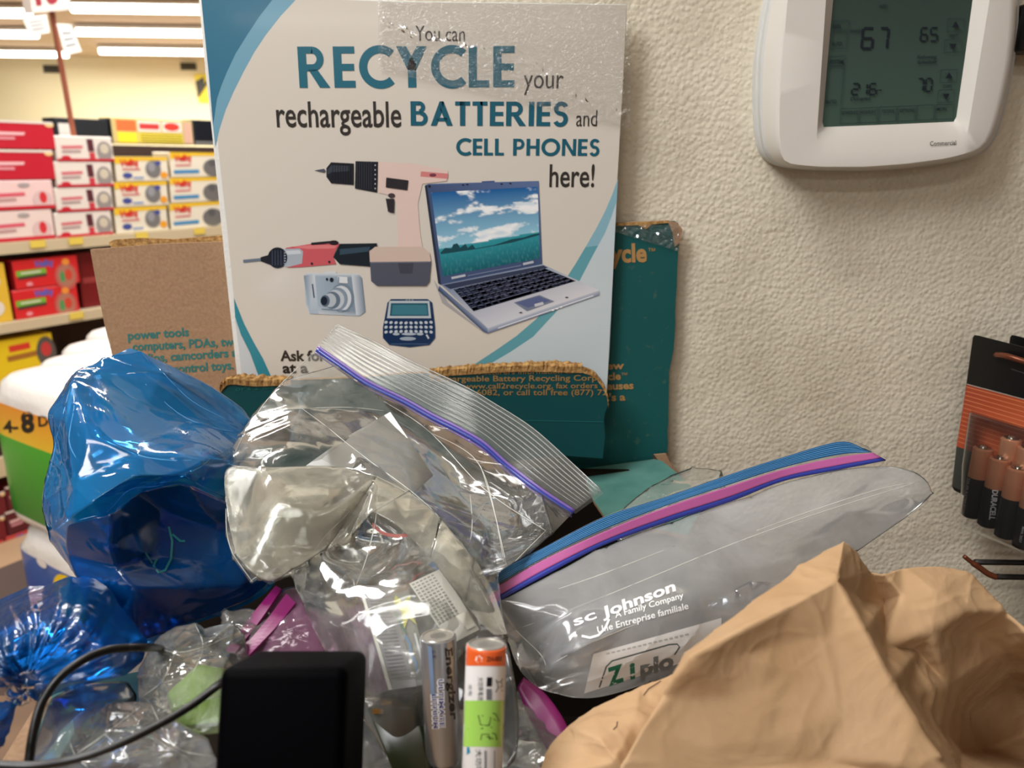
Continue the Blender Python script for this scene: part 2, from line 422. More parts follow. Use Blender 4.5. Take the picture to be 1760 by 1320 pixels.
# ================================================================== setting
WY = 0.60
def plane_box(name, x0, x1, y0, y1, z0, z1, m, knd='structure'):
    c = Vector(((x0 + x1) / 2, (y0 + y1) / 2, (z0 + z1) / 2))
    vs, fs = box_vf(c, Vector(((x1 - x0) / 2, 0, 0)), Vector((0, (y1 - y0) / 2, 0)), Vector((0, 0, (z1 - z0) / 2)))
    return kind(mesh_obj(name, vs, fs, m, origin=(c.x, c.y, z0)), knd)
def wall_mat():
    m, nt, N, L = new_mat('orange_peel_plaster'); o = N('ShaderNodeOutputMaterial'); p = N('ShaderNodeBsdfPrincipled'); L(p.outputs[0], o.inputs[0])
    p.inputs['Roughness'].default_value = 0.55; tc = N('ShaderNodeTexCoord')
    n1 = N('ShaderNodeTexNoise'); n1.inputs['Scale'].default_value = 330; n1.inputs['Detail'].default_value = 1.5; n1.inputs['Roughness'].default_value = 0.55
    n2 = N('ShaderNodeTexVoronoi'); n2.feature = 'SMOOTH_F1'; n2.inputs['Scale'].default_value = 300; n2.inputs['Smoothness'].default_value = 0.6
    nz = N('ShaderNodeTexNoise'); nz.inputs['Scale'].default_value = 60; L(tc.outputs['Object'], nz.inputs['Vector'])
    ad = N('ShaderNodeMixRGB'); ad.blend_type = 'LINEAR_LIGHT'; ad.inputs[0].default_value = 0.0012; L(tc.outputs['Object'], ad.inputs[1]); L(nz.outputs['Color'], ad.inputs[2])
    L(tc.outputs['Object'], n1.inputs['Vector']); L(ad.outputs[0], n2.inputs['Vector'])
    mx = N('ShaderNodeMath'); mx.operation = 'MULTIPLY_ADD'; L(n2.outputs['Distance'], mx.inputs[0]); mx.inputs[1].default_value = -1.0; nm = N('ShaderNodeMath'); nm.operation = 'MULTIPLY'; nm.inputs[1].default_value = 0.45; L(n1.outputs[0], nm.inputs[0]); L(nm.outputs[0], mx.inputs[2])
    b = N('ShaderNodeBump'); b.inputs['Strength'].default_value = 1.0; b.inputs['Distance'].default_value = 0.0007; L(mx.outputs[0], b.inputs['Height']); L(b.outputs[0], p.inputs['Normal'])
    g = N('ShaderNodeTexNoise'); g.inputs['Scale'].default_value = 14; g.inputs['Detail'].default_value = 8; L(tc.outputs['Object'], g.inputs['Vector'])
    cr = N('ShaderNodeValToRGB'); cr.color_ramp.elements[0].position = 0.3; cr.color_ramp.elements[0].color = srgb(206, 196, 174); cr.color_ramp.elements[1].position = 0.55
    cr.color_ramp.elements[1].color = srgb(224, 215, 194); L(g.outputs[0], cr.inputs[0]); L(cr.outputs[0], p.inputs['Base Color'])
    return m
M['plaster'] = wall_mat()
M['cream_wall'] = mat('cream_paint', srgb(226, 218, 180), 0.7)
M['ceiling'] = mat('ceiling_tile', srgb(196, 182, 160), 0.8)
M['floor'] = mat('floor_tile', srgb(170, 140, 110), 0.35, var=(3, 0.3, 0.7), col2=srgb(190, 160, 128))
M['laminate'] = mat('wood_laminate', srgb(120, 90, 62), 0.4, var=(9, 0.3, 0.7), col2=srgb(92, 66, 44))
xl = PY(560, 300, WY).x
plane_box('wall_right', xl, 1.6, WY, WY + 0.12, 0, 2.95, M['plaster'])
plane_box('wall_back', -12, 6, 13.4, 13.5, 0, 2.95, M['cream_wall'])
plane_box('ceiling', -12, 6, -10, 13.5, 2.95, 3.0, M['ceiling'])
plane_box('floor', -12, 6, -10, 13.5, -0.05, 0, M['floor'])

def bar(name, a, b, w, m, parent, up=Vector((0, 0, 1))):
    t = (b - a); s = t.cross(up).normalized() * w; u = t.cross(s).normalized() * w
    vs, fs = box_vf((a + b) / 2, t / 2, s, u); return mesh_obj(name, vs, fs, m, parent)

# ================================================================== counter the box stands on
ctr = thing('checkout_counter', 'wood laminate counter carrying the cardboard recycling box and bags', 'counter', (0.1, 0.42, 0))
bevel(mesh_obj('countertop', *box_vf(Vector((0.25, 0.335, 1.0)), Vector((0.75, 0, 0)), Vector((0, 0.262, 0)), Vector((0, 0, 0.018))), M['laminate'], ctr), 0.004)
mesh_obj('cabinet', *box_vf(Vector((0.25, 0.345, 0.491)), Vector((0.72, 0, 0)), Vector((0, 0.25, 0)), Vector((0, 0, 0.491))), M['laminate'], ctr)

# ================================================================== poster
PYF = 0.580                                   # front face of the board
M['board_edge'] = mat('foam_board', srgb(226, 226, 220), 0.6, bump=dict(scale=300, strength=0.5, dist=0.001))
pts_ = [(343, -60), (352, 60), (363, 200), (380, 400), (403, 620), (412, 700), (1041, 700), (1048, 600), (1063, 300), (1072, 120), (1078, 8), (1080, 8), (700, 2), (345, -8)]
poster = thing('recycling_poster', 'white and teal recycling poster board with laptop picture, standing in the box', 'poster', PY(720, 700, PYF))
pf = [(333, -70), (366, 250), (389, 480), (412, 700), (1042, 700), (1060, 340), (1079, 8), (1084, -70)]
pf = [(340, -14), (352, 120), (366, 250), (378, 370), (389, 480), (402, 600), (412, 700), (1042, 700), (1048, 600), (1060, 340), (1071, 150), (1078, 7), (700, 1)]
front = [PY(x, y, PYF) for x, y in pf]
vs, fs = hull_vf(front, Vector((0, 0.005, 0)))
bevel(mesh_obj('board', vs, fs, M['board_edge'], poster), 0.0008)
pr = Print(planar(PYF - 0.00015))
TEAL, TEALD = srgb(32, 104, 124), srgb(20, 92, 112)
SW, SW2 = srgb(58, 118, 146), srgb(118, 168, 190)
PAPER, PAPER2 = srgb(218, 211, 199), srgb(206, 212, 214)
bg = [(352, -9), (361, 100), (370, 200), (380, 300), (391, 400), (401, 500), (411, 600), (419, 698), (1041, 698), (1047, 600), (1059, 340), (1070, 150), (1077, 9), (700, 4)]
pr.poly(bg, PAPER)
# corner swoosh, dark then the lighter band
lighter = [(508, 0), (482, 28), (457, 60), (437, 90), (419, 123), (402, 157), (388, 189), (378, 220), (370, 252)]
darkb = [(471, -4), (446, 28), (425, 60), (405, 92), (390, 124), (381, 146), (373, 170), (368, 205)]
left = [(345, -10), (352, 60), (359, 130), (367, 225)]
pr.poly([(345, -10), (508, 0)] + lighter[1:] + [(370, 252)] + list(reversed(left[1:])), SW2)
pr.poly([(345, -10)] + darkb + [(366, 215)] + list(reversed(left[1:])), SW)
# lower left band
pr.poly([(401, 500), (414, 598), (419, 604), (430, 650), (432, 698), (411, 600), (401, 500)], PAPER2)
pr.poly([(402, 512), (404, 545), (414, 575), (430, 607), (444, 645), (462, 698), (486, 698), (466, 647), (452, 616), (436, 588), (420, 557)], srgb(52, 140, 156))
pr.poly([(404, 548), (414, 578), (430, 609), (444, 648), (460, 698), (420, 698), (414, 630)], PAPER2)
# lower right pale field and band
outer = [(1062, 307), (1052, 335), (1040, 363), (1024, 394), (1006, 425), (990, 452), (972, 480), (950, 512), (922, 548), (888, 577), (852, 602), (811, 629), (770, 648), (720, 664)]
inner_ = [(1060, 345), (1050, 375), (1040, 400), (1028, 422), (1012, 452), (996, 483), (976, 511), (955, 537), (916, 579), (877, 605), (843, 625), (815, 640), (780, 655)]
pr.poly(outer + [(700, 698), (1041, 698), (1047, 600), (1060, 340)], srgb(202, 215, 220))
pr.poly(outer + list(reversed(inner_)), srgb(98, 164, 176))
pr.poly([(1062, 307), (1052, 335), (1040, 363), (1024, 394), (1006, 425), (1028, 422), (1040, 400), (1050, 375), (1060, 345)], srgb(138, 184, 200))
pr.build('poster_print', poster, M['print_gloss'])
BLK = srgb(52, 46, 42)
def word(kind_, *args, **kw):
    lt = Print(planar(PYF - 0.0004)); getattr(lt, kind_)(*args, **kw); lt.build('lettering', poster, M['print_gloss'])
word('text', 'You can', (714, 70), (799, 71), 26, BLK, vp=True)
word('caps', 'RECYCLE', (515, 151), (884, 150), 71, TEAL, 0.10)
word('text', 'your', (900, 152), (968, 152), 34, BLK, vp=True)
word('text', 'rechargeable', (476, 218), (690, 218), 43, BLK, 0.012, vp=True)
word('caps', 'BATTERIES', (706, 216), (976, 217), 42, TEALD, 0.09)
word('text', 'and', (990, 217), (1026, 217), 28, BLK, vp=True)
word('caps', 'CELL PHONES', (784, 267), (1030, 268), 29, TEALD, 0.10)
word('text', 'here!', (944, 321), (1021, 321), 38, BLK, 0.012, vp=True)
word('text', 'Ask for', (482, 620), (560, 620), 17, BLK, 0.03, vp=True); word('text', 'at a', (486, 641), (530, 641), 17, BLK, 0.03, vp=True)

def pic(name): return Print(planar(PYF - 0.0005))
# drill picture
d = pic(0); BK = srgb(30, 32, 40)

d.poly([(650, 278), (711, 281), (770, 293), (768, 311), (726, 316), (718, 350), (722, 400), (727, 430), (684, 430), (684, 400), (682, 350), (672, 336), (650, 331)], None, [srgb(228, 203, 192)] * 13)
d.line([(723, 299), (770, 303)], 9, srgb(214, 132, 130)); d.ell(744, 301, 6, 3, srgb(120, 60, 70))
d.poly([(540, 293), (557, 290), (560, 294), (557, 297)], srgb(80, 84, 96))
d.poly([(561, 304), (561, 289), (569, 279), (608, 281), (608, 318), (569, 315)], BK)
d.poly([(563, 300), (563, 291), (570, 284), (600, 285), (600, 294), (570, 296)], srgb(58, 64, 74))
d.poly([(611, 277), (650, 278), (648, 331), (610, 324)], BK)
for k in range(8): d.line([(572 + k * 4.4, 281), (572 + k * 4.4, 316)], 0.8, srgb(16, 18, 24))
for k in range(7): d.line([(614 + k * 4, 279), (614 + k * 4, 325)], 0.8, srgb(58, 62, 72))
for k in range(6): d.ell(645, 284 + k * 8, 1, 1.4, srgb(200, 204, 210))
d.poly([(664, 305), (702, 310), (700, 327), (663, 322)], srgb(44, 40, 44)); d.ell(673, 336, 6, 4, srgb(70, 60, 62)); d.poly([(663, 341), (678, 342), (677, 366), (667, 364)], srgb(48, 44, 48))
d.poly([(635, 432), (645, 424), (726, 424), (738, 434), (741, 449), (636, 450)], srgb(212, 190, 176))
d.poly([(636, 450), (741, 449), (738, 484), (732, 491), (648, 491), (638, 483)], srgb(82, 86, 100)); d.poly([(684, 452), (711, 452), (709, 470), (688, 470)], srgb(66, 68, 82)); d.line([(638, 451), (740, 450)], 1.4, srgb(130, 130, 140))
d.build('drill_picture', poster, M['print_gloss'])
# screwdriver picture
d = pic(0)

d.line([(418, 449), (449, 446)], 5, srgb(110, 122, 138)); d.poly([(448, 442), (466, 437), (466, 456), (448, 449)], BK)
d.poly([(491, 426), (535, 419), (584, 419), (577, 430), (573, 442), (578, 454), (520, 459), (494, 460)], srgb(206, 92, 100))
d.poly([(500, 424), (535, 421), (580, 421), (575, 427), (530, 428)], srgb(226, 128, 130))
d.poly([(486, 428), (515, 427), (521, 432), (519, 453), (495, 459), (486, 455)], srgb(172, 182, 192)); d.poly([(488, 431), (515, 430), (518, 436), (490, 438)], srgb(208, 214, 220))
d.ell(477, 443, 17, 18, srgb(24, 30, 42)); 
for k in range(5): d.line([(468 + k * 5, 430), (468 + k * 5, 456)], 1.2, srgb(64, 74, 92))
for k in range(7): d.ell(490, 430 + k * 4.6, 1, 1.2, srgb(190, 200, 210))
d.poly([(573, 442), (584, 419), (648, 418), (648, 425), (635, 430), (636, 458), (584, 454)], srgb(20, 32, 42)); d.poly([(584, 428), (636, 424), (634, 432), (584, 438)], srgb(52, 74, 90))
d.line([(535, 419), (568, 416)], 4, BK); d.ell(574, 417, 8, 4, srgb(36, 26, 34)); d.ell(536, 453, 2, 2, BK); d.ell(566, 450, 2, 2, BK)
d.build('screwdriver_picture', poster, M['print_gloss'])
# camera picture
d = pic(0); C1, C2, C3 = srgb(178, 194, 206), srgb(214, 220, 224), srgb(122, 140, 158)

d.poly([(522, 474), (529, 469), (617, 471), (622, 478), (628, 536), (618, 543), (532, 539), (526, 521)], None, [C1, C2, C2, C3, C3, C1, C2, C1])
d.poly([(522, 474), (541, 471), (548, 540), (532, 539)], None, [C3, C2, C1, C1]); d.poly([(604, 473), (617, 472), (622, 478), (628, 536), (618, 542), (612, 541)], None, [C2, C1, C3, C3, C1, C2])
d.line([(537, 488), (540, 512)], 2.4, srgb(70, 84, 104)); d.line([(558, 469), (578, 468)], 4, C2)
d.ell(588, 512, 21, 25, srgb(120, 136, 150)); d.ell(586, 513, 18, 22, C2); d.ell(580, 514, 18, 20, srgb(138, 152, 166)); d.ell(576, 515, 16, 17, srgb(196, 204, 210)); d.ell(571, 516, 14, 15, srgb(104, 118, 134)); d.ell(567, 516, 11, 12, srgb(186, 194, 202)); d.ell(559, 517, 8, 10, srgb(90, 104, 120)); d.ell(557, 517, 6, 7.5, srgb(30, 36, 48))
d.ell(570, 481, 3.4, 4, BK); d.ell(562, 480, 2, 2.6, BK); d.poly([(580, 475), (597, 476), (598, 487), (581, 486)], srgb(226, 230, 232)); d.line([(582, 476), (582, 486)], 2, C3)
d.line([(553, 531), (600, 534)], 1.6, C3)
d.build('camera_picture', poster, M['print_gloss'])
# phone picture
d = pic(0); NV = srgb(34, 62, 98)

d.poly([(666, 520), (672, 514), (735, 514), (743, 520), (748, 563), (748, 581), (738, 593), (704, 597), (669, 593), (658, 581), (658, 563)], NV)
d.poly([(664, 540), (744, 540), (746, 563), (746, 580), (737, 590), (704, 594), (670, 590), (660, 580), (660, 563)], srgb(24, 50, 88))
d.poly([(669, 517), (738, 517), (741, 547), (665, 547)], srgb(190, 200, 204)); d.poly([(672, 521), (735, 521), (737, 543), (670, 543)], srgb(40, 90, 110)); d.poly([(675, 524), (733, 524), (735, 541), (673, 541)], srgb(62, 124, 140))
for k in range(3): d.ell(699 + k * 5, 515.5, 1.6, 1, srgb(150, 160, 168))
d.hold = True
for j in range(3):
    for i in range(10): d.ell(663.5 + i * 8.6, 555 + j * 7.2 + 0.06 * (i - 4.5) ** 2 * (j - 1) , 3.1, 2.5, srgb(196, 206, 214), rot=-25 if i < 5 else 25, n=10)
d.hold = False; d.k += 1
for cx_, w_ in ((681, 6), (703, 13), (722, 6)): d.ell(cx_, 574, w_, 2.4, srgb(176, 190, 202), n=12)
d.ell(701, 582, 14, 3.2, srgb(160, 176, 190)); d.line([(733, 575), (737, 582)], 3, srgb(200, 208, 214)); d.line([(672, 591), (736, 591)], 1, srgb(80, 110, 150))
d.build('phone_picture', poster, M['print_gloss'])
# laptop picture
d = pic(0); E1, E2 = srgb(66, 84, 122), srgb(96, 116, 160)
d.poly([(745, 480), (770, 520), (835, 574), (760, 520)], srgb(170, 168, 170))
d.poly([(730, 319), (736, 316), (926, 311), (932, 454), (758, 490), (753, 487)], None, [E1, E2, E2, E1, E1, E1])
d.poly([(730, 320), (734, 318), (758, 488), (753, 487)], srgb(40, 48, 66)); d.line([(828, 313), (850, 312)], 3, srgb(72, 94, 140))
q = [(741, 331), (924, 321), (928, 444), (761, 475)]
skyc = lambda u, v: tuple(a * (1 - min(1, v * 1.5)) + b * min(1, v * 1.5) for a, b in zip(srgb(14, 92, 158), srgb(150, 204, 224)))
def bil(u, v): return tuple((q[0][k] * (1 - u) + q[1][k] * u) * (1 - v) + (q[3][k] * (1 - u) + q[2][k] * u) * v for k in (0, 1))
def sm(x, lo, hi): t = max(0, min(1, (x - lo) / (hi - lo))); return t * t * (3 - 2 * t)
def mixc_(a, b_, t): return tuple(x * (1 - t) + y * t for x, y in zip(a, b_))
def fbm(x, y, z): return sum(noise.noise(Vector((x * 2 ** k, y * 2 ** k, z + k * 7))) / 1.7 ** k for k in range(5))
def screen(u, v):
    hor = .675 - .045 * u
    if v > hor:
        t = (v - hor) / (1 - hor); g = mixc_(srgb(44, 152, 164), srgb(6, 92, 106), t); return mixc_(g, srgb(120, 196, 190), max(0, noise.noise(Vector((u * 60, v * 18 - u * 4, 2)))) * .35 * t ** .4)
    n = fbm(u * 3.2, v * 6.5, 1.3) + .06; bias = .55 * math.exp(-((v - .38 + .10 * u) / .13) ** 2) * sm(u, .28, .48) + .55 * math.exp(-((v - .55) / .09) ** 2) + .35 * math.exp(-((v - .33) / .06) ** 2) * (1 - sm(u, .16, .22)) + .45 * math.exp(-((v - .03) / .05) ** 2 - ((u - .55) / .10) ** 2) - .32
    m = sm(n + bias, -.02, .38); w = mixc_(srgb(250, 252, 252), srgb(176, 206, 224), sm(noise.noise(Vector((u * 9, v * 16, 5))) + .5 * (v - .3), -.1, .5) * .5)
    return mixc_(skyc(u, v), w, m)
d.quadgrid(q, 110, 72, screen)
d.poly([(757, 434), (765, 426), (776, 427), (779, 420), (786, 418), (791, 426), (800, 419), (804, 426), (812, 420), (817, 427), (850, 421), (880, 411), (900, 408), (915, 403), (927, 401), (927, 404), (880, 417), (820, 428), (758, 437)], srgb(20, 72, 84))
d.poly([(758, 489), (932, 454), (1030, 499), (838, 564)], None, [srgb(120, 136, 164), srgb(150, 164, 186), srgb(222, 222, 226), srgb(214, 216, 224)])
d.poly([(762, 490), (934, 456), (942, 460), (774, 497)], srgb(52, 62, 88))
kb = [(779, 497), (936, 461), (990, 483), (814, 535)]
d.poly(kb, srgb(34, 42, 62))
d.hold = True
def kbp(u, v): return tuple((kb[0][k] * (1 - u) + kb[1][k] * u) * (1 - v) + (kb[3][k] * (1 - u) + kb[2][k] * u) * v for k in (0, 1))
for j in range(6):
    for i in range(15):
        if j == 5 and 4 <= i <= 8:
            if i > 4: continue
            u1 = 9 / 15
        else: u1 = (i + 1) / 15
        u0, v0, v1 = i / 15 + .006, j / 6 + .02, (j + 1) / 6 - .03; u1 -= .012
        d.poly([kbp(u0, v0), kbp(u1, v0), kbp(u1, v1), kbp(u0, v1)], srgb(70, 80, 108)); d.base += 8e-6; d.line([kbp(u0, v0), kbp(u1, v0)], 0.8, srgb(118, 128, 156)); d.base -= 8e-6
d.hold = False
d.k += 2
d.poly([(883, 520), (927, 507), (953, 518), (906, 535)], srgb(120, 130, 150)); d.poly([(886, 520), (926, 509), (946, 517), (908, 529)], srgb(92, 104, 148)); d.line([(919, 525), (934, 521)], 5, srgb(206, 208, 214))
d.poly([(838, 564), (1030, 499), (1030, 507), (838, 573)], None, [srgb(190, 198, 212), srgb(196, 202, 212), srgb(130, 142, 170), srgb(110, 124, 156)]); d.line([(856, 564), (1020, 508)], 1.6, srgb(236, 238, 240))
d.poly([(755, 491), (838, 564), (838, 573), (831, 570), (753, 499)], None, [E2, srgb(150, 164, 190), E1, E1, srgb(50, 60, 86)])
d.line([(776, 478), (800, 473)], 4, srgb(190, 196, 206)); d.line([(899, 454), (917, 450)], 4, srgb(186, 192, 204)); d.line([(804, 474), (896, 456)], 1.6, srgb(120, 134, 166))
for px_ in (738,): d.ell(px_, 320, 2.2, 2.2, BK)
for px_, py_ in ((796, 318), (803, 317), (862, 316), (877, 315)): d.ell(px_, py_, 2.2, 1, BK)
for k in range(3): d.ell(950 + k * 7, 533 - k * 2.6, 2.4, 1.2, srgb(250, 250, 250))
d.ell(895, 537, 3, 1, BK); d.ell(974, 511, 3, 1, BK)
d.build('laptop_picture', poster, M['print_gloss'])
# clear tape over the top of the sheet, wrinkled
M['tape'] = film('clear_tape', (0.97, 0.97, 0.96, 1), (0.8, 0.8, 0.8, 1), 0.04, gloss=2.2, rough=0.16, bump=dict(scale=320, strength=1.0, dist=0.0022, detail=3, distort=1.2))
tp = [(644, -8), (1086, -4), (1079, 215), (1040, 222), (900, 190), (720, 120)]
nx, ny = 130, 66; vs, fs = [], []
for j in range(ny + 1):
    for i in range(nx + 1):
        u, v = i / nx, j / ny; p = PY((650 - 0 * v) * (1 - u) + 1083 * u, -10 * (1 - v) + (120 + 100 * u) * v, PYF - 0.0024)
        c = abs(v - (0.35 + 0.55 * u + 0.05 * math.sin(9 * u))); h = 0.0032 * math.exp(-(c / 0.07) ** 2) * (noise.noise(p * 260) + 0.3) + 0.0002 * noise.noise(p * 70)
        vs.append(p + Vector((0, -max(h, -0.0004), 0)))
for j in range(ny):
    for i in range(nx):
        a = j * (nx + 1) + i; fs.append((a, a + 1, a + nx + 2, a + nx + 1))
mesh_obj('clear_tape', vs, fs, M['tape'], poster, smooth=True)

# ================================================================== cardboard recycling box
TE = srgb(14, 84, 84)
M['teal_card'] = mat('teal_printed_cardboard', TE, 0.6, var=(160, 0.62, 0.9), col2=srgb(90, 110, 90), spec=0.3)
M['teal_dark'] = mat('teal_printed_front', srgb(4, 70, 74), 0.5, var=(160, 0.7, 0.95), col2=srgb(70, 100, 90), spec=0.3)
M['teal_pale'] = mat('pale_teal_cardboard', srgb(92, 140, 130), 0.6, var=(45, 0.35, 0.7), col2=srgb(70, 122, 116), spec=0.3)  # lighter teal than the other panels, for side flap and side panel
M['kraft'] = mat('kraft_cardboard', srgb(172, 140, 110), 0.85, var=(420, 0.3, 0.7), col2=srgb(156, 124, 96), spec=0.15, bump=dict(scale=110, strength=0.5, dist=0.0012, detail=8, distort=0.6))
M['kraft_torn'] = mat('torn_kraft_fibre', srgb(196, 156, 100), 0.9, var=(260, 0.35, 0.65), col2=srgb(140, 104, 62), spec=0.1, bump=dict(scale=600, strength=0.8, dist=0.001))
M['shaded_box_inside'] = mat('shaded_box_inside', srgb(30, 24, 18), 0.9, spec=0.1)  # kraft inside coloured near black to stand in for the shade within
box = thing('recycling_box', 'teal and kraft cardboard recycling box with torn front, overflowing with bags', 'box', (0, 0.45, 1.018))
def panel(name, px, Yf, th, m_front, parent, edge='kraft', back=None):
    fr = [PY(x, y, Yf) for x, y in px] if not isinstance(px[0], Vector) else px
    n = (fr[1] - fr[0]).cross(fr[2] - fr[0]).normalized()
    if n.dot(CAM - fr[0]) < 0: n = -n
    vs, fs = hull_vf(fr, -n * th); mi = [0] + [1] * (len(fs) - 1)
    return mesh_obj(name, vs, fs, [M[m_front], M[edge]], parent, mi=mi)
rj = random.Random(3)
def jag(a, b, n, amp):
    return [(a[0] + (b[0] - a[0]) * i / n + rj.uniform(-1, 1) * amp, a[1] + (b[1] - a[1]) * i / n + rj.uniform(-1, 1) * amp) for i in range(1, n)]
rp = [(960, 386), (1160, 380), (1166, 384), (1170, 398), (1166, 430)] + jag((1166, 430), (1158, 600), 8, 0.8) + [(1158, 600), (1150, 640)] + jag((1150, 640), (1147, 778), 8, 1.2) + [(1147, 778), (1122, 783), (1122, 789), (1000, 806), (960, 806)]
panel('back_panel', rp, 0.5885, 0.003, 'teal_card', box)
pp = Print(planar(0.5882)); KR = srgb(176, 136, 84)
pp.text('recycle', (1003, 452), (1112, 449), 30, KR, 0.035); pp.text('™', (1114, 436), (1126, 436), 9, KR); pp.flush('lettering', box, M['card_print'])
pp.text('new', (1030, 635), (1073, 634), 12, KR, 0.03); pp.text('cle', (1045, 653), (1067, 652), 12, KR, 0.03); pp.text('™', (1068, 648), (1078, 648), 7, KR)
pp.text('reuses', (1035, 670), (1089, 668), 12, KR, 0.03); pp.text("it's a", (1035, 689), (1075, 688), 12, KR, 0.03)
pp.build('lettering', box, M['card_print'])
kp = [(155, 429), (166, 428), (280, 419), (418, 414), (470, 414), (470, 720), (225, 720), (210, 690)] + [(196, 622), (180, 560), (166, 490)]
panel('kraft_flap', kp, 0.5880, 0.003, 'kraft', box)
kp2 = [(190, 424), (187, 417), (196, 412), (240, 409), (300, 411), (388, 404), (430, 404), (430, 500), (195, 500)]
panel('flap_liner', kp2, 0.5925, 0.002, 'kraft_torn', box, 'kraft_torn')
# curled paper scabs where the face of the kraft flap is rubbed
KT = srgb(56, 122, 118)
kl = Print(planar(0.5878))
kl.text('power tools', (220, 584), (325, 577), 14, KT, 0.03); kl.text('computers, PDAs, two-', (228, 603), (418, 593), 14, KT, 0.03)
kl.text('radios, camcorders and', (232, 624), (428, 611), 14, KT, 0.03); kl.text('remote control toys.', (232, 646), (402, 634), 14, KT, 0.03)
kl.build('lettering', box, M['card_print'])
# clear tape and worn kraft at the corner of the teal panel
M['tape2'] = film('wrinkled_corner_tape', (0.95, 0.96, 0.95, 1), (0.8, 0.8, 0.8, 1), 0.10, gloss=2.2, rough=0.12, bump=dict(scale=150, strength=1.0, dist=0.004, kind='edge'))
vs, fs = [], []
for j in range(11):
    for i in range(25):
        x, y = 1050 + 116 * i / 24, 386 + (10 + 36 * i / 24) * j / 10; p = PY(x, y, 0.5868); vs.append(p + Vector((0, -abs(noise.noise(p * 130)) * .0022, 0)))
fs = [(j * 25 + i, j * 25 + i + 1, j * 25 + i + 26, j * 25 + i + 25) for j in range(10) for i in range(24)]
mesh_obj('corner_tape', vs, fs, M['tape2'], box)
panel('worn_corner', [(1148, 381), (1163, 382), (1173, 394), (1168, 418), (1160, 424), (1156, 400)], 0.5872, 0.004, 'kraft', box)
panel('worn_edge', [(1050, 384), (1150, 379), (1150, 383), (1120, 386), (1110, 394), (1096, 387), (1050, 389)], 0.5875, 0.004, 'kraft_torn', box)
# torn front panel
FP = 0.553
fp = [(378, 668), (384, 660), (396, 652), (420, 655), (480, 654), (600, 650), (700, 642), (742, 641)] + jag((742, 641), (1000, 632), 18, 1.6) + [(1000, 632), (1018, 640), (1032, 654), (1041, 672), (1045, 692)] + jag((1045, 692), (1038, 720), 3, 1) + [(1038, 720), (1040, 750), (1036, 788), (970, 783), (900, 790), (420, 860), (385, 800)]
panel('front_panel', fp, FP, 0.004, 'teal_dark', box, 'kraft_torn')
fl = Print(planar(FP - 0.0004))
KD = srgb(150, 118, 70)
fl.text('manufacturers information ca', (792, 644), (985, 642), 7, KD); fl.text('Rechargeable Battery Recycling Corp', (740, 656), (1026, 654), 9.5, KD, 0.015)
fl.text('www.call2recycle.org, fax orders', (797, 668), (1027, 667), 9, KD, 0.01); fl.text('6082, or call toll free (877) 72', (819, 679), (1044, 679), 9.5, KD, 0.01)
fl.flush('lettering', box, M['card_print'])
fl.text("or's 2 lbs", (405, 672), (470, 668), 7, srgb(30, 100, 96)); fl.flush('lettering', box, M['card_print']); fl.line([(880, 722), (1037, 725)], 1.2, srgb(30, 104, 104))
fl.build('scored_line', box, M['card_print'])
# torn corrugated lip: layered ragged strips standing along the tear
def torn(name, path, hh, n, depth, seed, yoff):
    r = random.Random(seed); P_ = catmull([PY(x, y, FP + yoff) for x, y in path], n); vs, fs = [], []
    for i, p in enumerate(P_):
        h = hh * (0.5 + 0.5 * noise.noise(Vector((i * 0.23 + seed, 0, 0))) + 0.35 * r.random()); t = depth * (0.6 + 0.6 * r.random()); rr = r.uniform(-1, 1) * 0.0006
        vs += [p + Vector((0, -0.0006, -0.0035)), p + Vector((0, -0.0010 + rr, h * 0.5)), p + Vector((0, 0.001 + rr, h)), p + Vector((0, t, h * 0.8)), p + Vector((0, t, -0.003))]
    for i in range(len(P_) - 1):
        for k in range(4): fs.append((i * 5 + k, i * 5 + k + 1, i * 5 + k + 6, i * 5 + k + 5))
    return mesh_obj(name, vs, fs, M['kraft_torn'], box)
torn('torn_edge', [(738, 640), (800, 636), (860, 632), (930, 631), (1000, 633)], 0.0042, 22, 0.006, 1, -0.0006)
torn('torn_edge', [(800, 634), (880, 630), (950, 627), (1001, 631)], 0.004, 20, 0.004, 5, 0.004)
torn('torn_edge', [(1000, 632), (1020, 640), (1034, 656), (1043, 674), (1046, 694)], 0.0012, 10, 0.004, 9, -0.0003)
torn('torn_edge', [(378, 668), (384, 660), (396, 653), (440, 656), (500, 654)], 0.0036, 16, 0.006, 13, -0.0006)
torn('torn_edge', [(388, 656), (410, 650), (450, 651), (500, 652)], 0.0034, 16, 0.004, 17, 0.004)
# pale side flap and dark interior
def onplane(px, py, A_, B_, C_):
    n = (B_ - A_).cross(C_ - A_); d = ray(px, py); return CAM + d * (n.dot(A_ - CAM) / n.dot(d))
fa, fb_, fc_ = PY(1000, 806, 0.586), PY(1140, 786, 0.586), PY(1040, 892, 0.50)
sf = [onplane(x, y, fa, fb_, fc_) for x, y in ((1000, 806), (1060, 798), (1125, 789), (1138, 792), (1166, 815), (1215, 862), (1180, 920), (1042, 892), (1020, 860))]
panel('side_flap', sf, 0, 0.003, 'teal_pale', box)
panel('corner_flap', [(1124, 782), (1145, 780), (1152, 796), (1166, 812), (1160, 818), (1138, 798)], 0.583, 0.002, 'kraft', box)
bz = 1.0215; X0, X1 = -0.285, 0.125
mesh_obj('bottom_panel', *box_vf(Vector(((X0 + X1) / 2, 0.405, bz)), Vector(((X1 - X0) / 2, 0, 0)), Vector((0, 0.18, 0)), Vector((0, 0, 0.002))), M['shaded_box_inside'], box)
